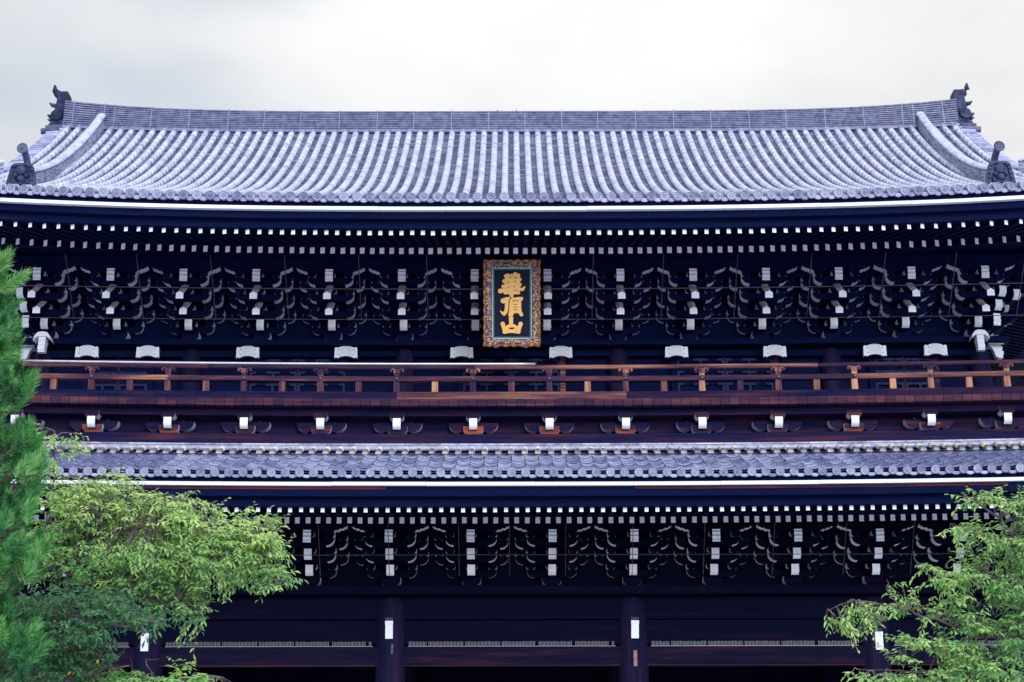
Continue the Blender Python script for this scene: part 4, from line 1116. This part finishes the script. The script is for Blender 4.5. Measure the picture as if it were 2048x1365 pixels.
def cherry(name, label, Y, trunk_px, limbs, blobs, leafm, hue=(0.25, .75), group=None, leaf=.080, dens=1.15, seed=1, twigs=1.0):
    """limbs: polylines in photograph units (px, py, depth offset); blobs: (px, py, rx, ry, depth half, hue, count)"""
    rg = random.Random(seed); nr = np.random.default_rng(seed)
    base = at(trunk_px[0], trunk_px[1], Y); root = add(name, None, loc=(base.x, Y, 0)); tag(root, label, 'shrub' if 'shrub' in name else 'tree', group)
    off = Vector((-base.x, -Y, 0))
    tr = MB(); tw = MB(); lv = Leaves()
    tr.tube([(base.x, Y, 0), (base.x + .05, Y + .02, base.z * .5), tuple(base)], [.16, .13, .10], 10)
    nodes = []
    for lb in limbs:
        pts = [at(px, py, Y + dy) for px, py, dy in lb[1:]]
        fine = []
        for a_, b_ in zip(pts[:-1], pts[1:]):
            for k in range(5): fine.append(a_.lerp(b_, k / 5) + Vector((rg.uniform(-1, 1), rg.uniform(-1, 1), rg.uniform(-1, 1))) * .025)
        fine.append(pts[-1])
        tr.tube(fine, [lb[0] * (1 - .85 * k / len(fine)) for k in range(len(fine))], 6)
        nodes += fine
    ND = V([tuple(q) for q in nodes])
    for (bx, by, rx, ry, dz, hu, cnt) in blobs:
        for _ in range(int(cnt * dens)):
            while True:
                a_, b_, c_ = rg.uniform(-1, 1), rg.uniform(-1, 1), rg.uniform(-1, 1)
                if a_ * a_ + b_ * b_ + c_ * c_ < 1: break
            p = V(at(bx + a_ * rx, by + b_ * ry, Y + c_ * dz))
            i = int(np.argmin(((ND - p) ** 2).sum(1))); q = ND[i]
            dirv = p - q; L_ = np.linalg.norm(dirv) + 1e-6
            if L_ > .9: q = p - dirv / L_ * .5; dirv = p - q
            dirv = dirv / (np.linalg.norm(dirv) + 1e-6)
            dirv = dirv * V((1, 1, .7)) + V((rg.uniform(-.5, .5), rg.uniform(-.5, .5), rg.uniform(-.28, .32))); dirv /= np.linalg.norm(dirv)
            ln = rg.uniform(.16, .34); m1 = p + dirv * ln * .5 + V((0, 0, -.01)); e_ = p + dirv * ln + V((0, 0, -.10 * ln - .03))
            if rg.random() > twigs: pass
            elif rg.random() < .55: tw.tube([tuple(q), tuple((q + p) / 2 + V((0, 0, .03))), tuple(p), tuple(m1), tuple(e_)], [.008, .006, .0045, .0035, .002], 4)
            else: tw.tube([tuple(p), tuple(m1), tuple(e_)], [.004, .003, .002], 3)
            nl = rg.randint(6, 10); hz = min(max(hu + rg.gauss(0, .11), 0.02), .93)
            for k in range(nl):
                s_ = (k + .6) / nl; bpt = p + (m1 - p) * min(2 * s_, 1) + (e_ - m1) * max(2 * s_ - 1, 0)
                sg = 1 if k % 2 else -1
                lat = np.cross(dirv, V((0, 0, 1))); lat /= (np.linalg.norm(lat) + 1e-6)
                dd = dirv * rg.uniform(.2, .8) + lat * sg * rg.uniform(.35, .9) + V((rg.uniform(-.25, .25), rg.uniform(-.25, .25), rg.uniform(-.75, .12)))
                nn = V((rg.uniform(-.5, .5), rg.uniform(-1.3, .1), 1.0))
                hh_ = hz + rg.gauss(0, .06)
                if rg.random() < .0035: hh_ = 1.0
                else: hh_ = min(hh_, .93)
                lv.blade(bpt, dd, nn, leaf * rg.uniform(.6, 1.25), leaf * rg.uniform(.28, .40), min(max(hh_, 0), 1), curl=rg.uniform(.1, .6))
    def shift(o): o.location = off; return o
    shift(tr.build('trunk', 'bark', root, smooth=True)); shift(tw.build('twigs', 'twig', root)); o = shift(lv.build('crown', leafm, root))
    return root

# left cherry
cherry('cherry_tree', 'yellow green cherry tree spreading from the left in front of the lower eave', -24.0, (142, 1345),
  [(.045, (142, 1345, 0), (148, 1290, .1), (130, 1230, 0), (140, 1130, 0), (178, 1075, -.1), (215, 1035, -.1), (300, 1005, 0)),
   (.035, (130, 1230, 0), (200, 1150, .2), (300, 1120, .1), (400, 1100, 0), (520, 1090, 0), (575, 1140, 0)),
   (.03, (178, 1075, 0), (300, 1050, -.2), (400, 1040, -.1), (480, 1060, 0), (555, 1075, 0)),
   (.022, (140, 1130, 0), (110, 1000, .2), (115, 920, .1), (110, 860, 0)),
   (.025, (200, 1150, .2), (240, 1190, 0), (330, 1200, -.2), (400, 1230, -.1)),
   (.022, (130, 1230, .1), (220, 1240, .3), (320, 1245, .4), (360, 1250, .4)),
   (.02, (140, 1130, 0), (90, 1080, 0), (100, 1000, 0)),
   (.02, (300, 1050, -.2), (360, 1000, -.1), (400, 995, 0)),
   (.02, (520, 1090, 0), (560, 1160, 0), (578, 1180, 0))],
  [(180, 1012, 90, 38, .7, .76, 170), (300, 1024, 90, 36, .7, .80, 170), (390, 1048, 80, 38, .6, .76, 150), (480, 1068, 66, 32, .6, .76, 120), (538, 1078, 28, 34, .4, .74, 60),
   (125, 1000, 40, 36, .5, .74, 60), (95, 1080, 40, 50, .5, .58, 60), (120, 1130, 60, 35, .5, .46, 60), (240, 985, 60, 14, .5, .80, 36), (350, 1000, 60, 12, .4, .82, 26),
   (150, 1085, 80, 46, .7, .60, 120), (270, 1095, 100, 46, .7, .60, 170), (390, 1115, 90, 46, .7, .58, 160), (490, 1112, 66, 40, .5, .62, 100), (555, 1150, 28, 24, .4, .52, 40),
   (210, 1140, 80, 40, .6, .46, 80), (310, 1160, 90, 40, .6, .46, 110), (380, 1195, 40, 40, .4, .50, 60), (250, 1180, 60, 36, .5, .40, 60), (330, 1205, 50, 24, .4, .45, 40), (395, 1240, 20, 16, .2, .50, 9), (548, 1110, 26, 40, .3, .66, 26),
   (108, 885, 30, 30, .25, .72, 18), (85, 862, 16, 18, .2, .74, 6), (135, 868, 10, 14, .15, .70, 4), (95, 930, 26, 30, .3, .66, 16), (250, 958, 18, 8, .2, .82, 4), (185, 960, 25, 8, .2, .82, 6)],
  'leaf_cherry', seed=3)
# darker tree behind it, lower left
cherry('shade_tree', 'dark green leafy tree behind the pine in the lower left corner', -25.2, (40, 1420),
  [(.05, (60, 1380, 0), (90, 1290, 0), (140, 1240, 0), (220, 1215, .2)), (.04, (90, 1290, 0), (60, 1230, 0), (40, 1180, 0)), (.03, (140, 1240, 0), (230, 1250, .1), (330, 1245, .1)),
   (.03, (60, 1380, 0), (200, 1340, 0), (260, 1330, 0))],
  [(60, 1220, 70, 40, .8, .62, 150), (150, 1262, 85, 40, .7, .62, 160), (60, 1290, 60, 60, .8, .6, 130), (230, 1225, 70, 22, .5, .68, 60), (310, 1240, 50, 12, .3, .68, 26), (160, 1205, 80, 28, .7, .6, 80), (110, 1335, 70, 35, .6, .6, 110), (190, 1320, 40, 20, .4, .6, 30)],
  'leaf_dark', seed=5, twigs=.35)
cherry('low_shrub', 'leafy green shrub along the bottom edge beside the left column', -24.5, (250, 1480),
  [(.05, (250, 1480, 0), (240, 1400, 0), (200, 1345, 0)), (.04, (240, 1400, 0), (320, 1370, 0), (420, 1350, 0)), (.012, (320, 1370, 0), (290, 1320, 0), (320, 1316, 0)), (.010, (320, 1370, 0), (265, 1340, 0), (262, 1316, 0))],
  [(130, 1345, 70, 28, .6, .42, 100), (210, 1362, 60, 26, .6, .48, 100), (290, 1368, 60, 22, .5, .56, 70), (370, 1360, 60, 16, .5, .60, 66), (440, 1372, 45, 10, .4, .62, 40), (375, 1338, 18, 6, .2, .64, 5), (190, 1400, 120, 36, .6, .40, 90), (350, 1405, 120, 26, .5, .45, 80)],
  'leaf_cherry', seed=8, twigs=.4)
# right cherry
cherry('cherry_tree', 'fresh green cherry tree reaching in from the right edge before the gate', -24.0, (2120, 1420),
  [(.05, (2120, 1420, 0), (2100, 1300, 0), (2080, 1200, 0), (2050, 1100, 0), (2000, 1040, 0), (1925, 988, 0)),
   (.018, (2080, 1200, 0), (1990, 1160, 0), (1920, 1155, 0), (1860, 1140, 0), (1835, 1125, 0)),
   (.022, (2100, 1300, 0), (2000, 1265, 0), (1900, 1250, 0), (1800, 1218, -.1), (1720, 1200, -.1), (1660, 1222, 0)),
   (.018, (2000, 1265, 0), (1920, 1290, 0), (1850, 1300, .1), (1790, 1330, 0)),
   (.018, (2100, 1300, 0), (1980, 1345, 0), (1860, 1350, 0), (1715, 1340, 0)),
   (.013, (2050, 1100, 0), (1960, 1075, 0), (1905, 1050, 0)), (.010, (1800, 1218, -.1), (1750, 1260, -.1), (1705, 1300, 0)), (.012, (1800, 1218, -.1), (1778, 1180, -.1), (1775, 1160, 0)),
   (.013, (2080, 1200, 0), (2010, 1215, 0), (1940, 1205, 0))],
  [(1965, 1000, 50, 7, .25, .66, 22), (2025, 1015, 40, 14, .35, .60, 40), (2040, 1045, 20, 22, .3, .55, 26), (1935, 1060, 38, 10, .25, .66, 18), (1990, 1082, 50, 14, .35, .58, 34), (2040, 1105, 24, 40, .5, .50, 50),
   (1900, 1162, 46, 13, .35, .66, 32), (1855, 1136, 20, 6, .15, .66, 8), (1955, 1150, 50, 18, .4, .62, 40), (2020, 1185, 40, 26, .5, .50, 60), (1990, 1125, 30, 10, .3, .56, 12),
   (1800, 1215, 60, 10, .3, .70, 26), (1720, 1212, 36, 9, .2, .72, 14), (1675, 1232, 24, 12, .15, .72, 11), (1745, 1236, 44, 9, .25, .68, 12), (1690, 1255, 24, 6, .15, .68, 6), (1880, 1238, 40, 10, .25, .66, 14), (1778, 1176, 14, 6, .1, .68, 3),
   (1965, 1250, 55, 22, .5, .54, 60), (2030, 1270, 30, 50, .6, .46, 70), (1840, 1290, 44, 11, .3, .62, 22), (1905, 1300, 56, 20, .4, .58, 50), (1795, 1318, 24, 12, .2, .64, 9), (1790, 1354, 64, 10, .35, .62, 26), (1725, 1346, 20, 7, .15, .68, 6), (1890, 1354, 76, 14, .4, .54, 50), (1990, 1340, 66, 30, .6, .46, 90), (1935, 1205, 40, 12, .3, .62, 18), (1890, 1400, 150, 26, .4, .5, 60), (2075, 1200, 30, 170, .6, .45, 150)],
  'leaf_cherry', seed=13, leaf=.084)

# pine
def pine(seed=21):
    rg = random.Random(seed); Y = -28.0
    root = add('pine_tree', None, loc=(-6.4, Y, 0)); tag(root, 'dense green pine with long needle tufts at the left edge', 'tree')
    off = Vector((6.4, -Y, 0))
    tr = MB(); lv = Leaves()
    tr.tube([(-6.4, Y, 0), (-6.3, Y, 3), (-6.45, Y, 6), (-6.4, Y, 8.3)], [.20, .17, .12, .03], 10)
    edge = [(495, 8), (520, 26), (545, 46), (570, 34), (600, 45), (640, 50), (690, 52), (730, 48), (745, 64), (770, 56), (800, 44), (840, 66), (880, 92), (930, 92), (980, 84), (1020, 74), (1060, 70), (1085, 98), (1110, 92), (1150, 66), (1200, 40), (1230, 24), (1255, 84), (1290, 98), (1310, 88), (1340, 34), (1380, 20)]
    def lim(py):
        for (a_, xa), (b_, xb) in zip(edge[:-1], edge[1:]):
            if a_ <= py <= b_: return xa + (xb - xa) * (py - a_) / (b_ - a_)
        return 0
    def tuft(p, d, ln, cnt, hue):
        d = d / np.linalg.norm(d); u = np.cross(d, V((.3, .9, .2))); u /= np.linalg.norm(u); w = np.cross(d, u)
        ax = .13
        for k in range(cnt):
            s_ = rg.random(); q = rg.uniform(0, 6.283); spread = rg.uniform(.35, 1.35) * (1.1 - .72 * s_)
            b_ = p + d * ax * (s_ * 1.2 - .7)
            dr = d + (u * math.cos(q) + w * math.sin(q)) * spread; dr /= np.linalg.norm(dr)
            side = np.cross(dr, V((0, 1, 0.01))); side /= (np.linalg.norm(side) + 1e-9)
            lv.needle(b_, b_ + dr * ln * rg.uniform(.8, 1.1) + V((0, 0, -.004)), .0046, side, min(max(hue + rg.gauss(0, .16), 0), 1))
    clumps = []
    for k in range(240):
        py = rg.uniform(505, 1430); L_ = lim(min(py, 1379)) - 5
        clumps.append((L_ - abs(rg.gauss(0, 1)) * 60 if rg.random() < .6 else rg.uniform(-330, L_), py, rg.uniform(-.8, .5), rg.gauss(0, .13)))
    for cx_, cy_, cd_, ch_ in clumps:
        for q in range(6):
            px = cx_ - abs(rg.gauss(0, 16)); py = cy_ + 12 + rg.gauss(0, 13)
            p = V(at(px, py, Y + cd_ + rg.gauss(0, .07)))
            d = V((rg.uniform(-.1, .9) if px > -40 else rg.uniform(-.6, .6), rg.uniform(-1.0, .1), rg.uniform(.3, 1.0)))
            tuft(p, d, rg.uniform(.10, .135), 62, .43 + ch_ + rg.gauss(0, .10))
        tr.tube([tuple(V(at(cx_, cy_ + 20, Y + cd_))), tuple(V(at(cx_ - 60, cy_ + 70, Y + cd_ + .3)))], [.005, .009], 5)
    for px, py, dx, dz in ((44, 552, .9, .45), (30, 560, .9, .35), (62, 776, .45, .95), (66, 762, .45, .95), (54, 796, .5, .9), (16, 520, .4, .9), (96, 1092, .5, .8), (88, 1296, .7, .6)):
        for q in range(3): tuft(V(at(px - q * 9, py + q * 8, Y - .2)), V((dx, -.3, dz)), 0.14, 70, .78 if py < 600 else .55)
    for z in np.arange(3.4, 7.6, .55):
        for sg in (-1, 1):
            tr.tube([(-6.35, Y, z - .3), (-6.35 + sg * .5, Y, z), (-6.35 + sg * .9, Y + .1, z + .1)], [.045, .03, .012], 6)
    o = tr.build('trunk', 'bark', root); o.location = off
    o = lv.build('crown', 'needle', root); o.location = off
pine()
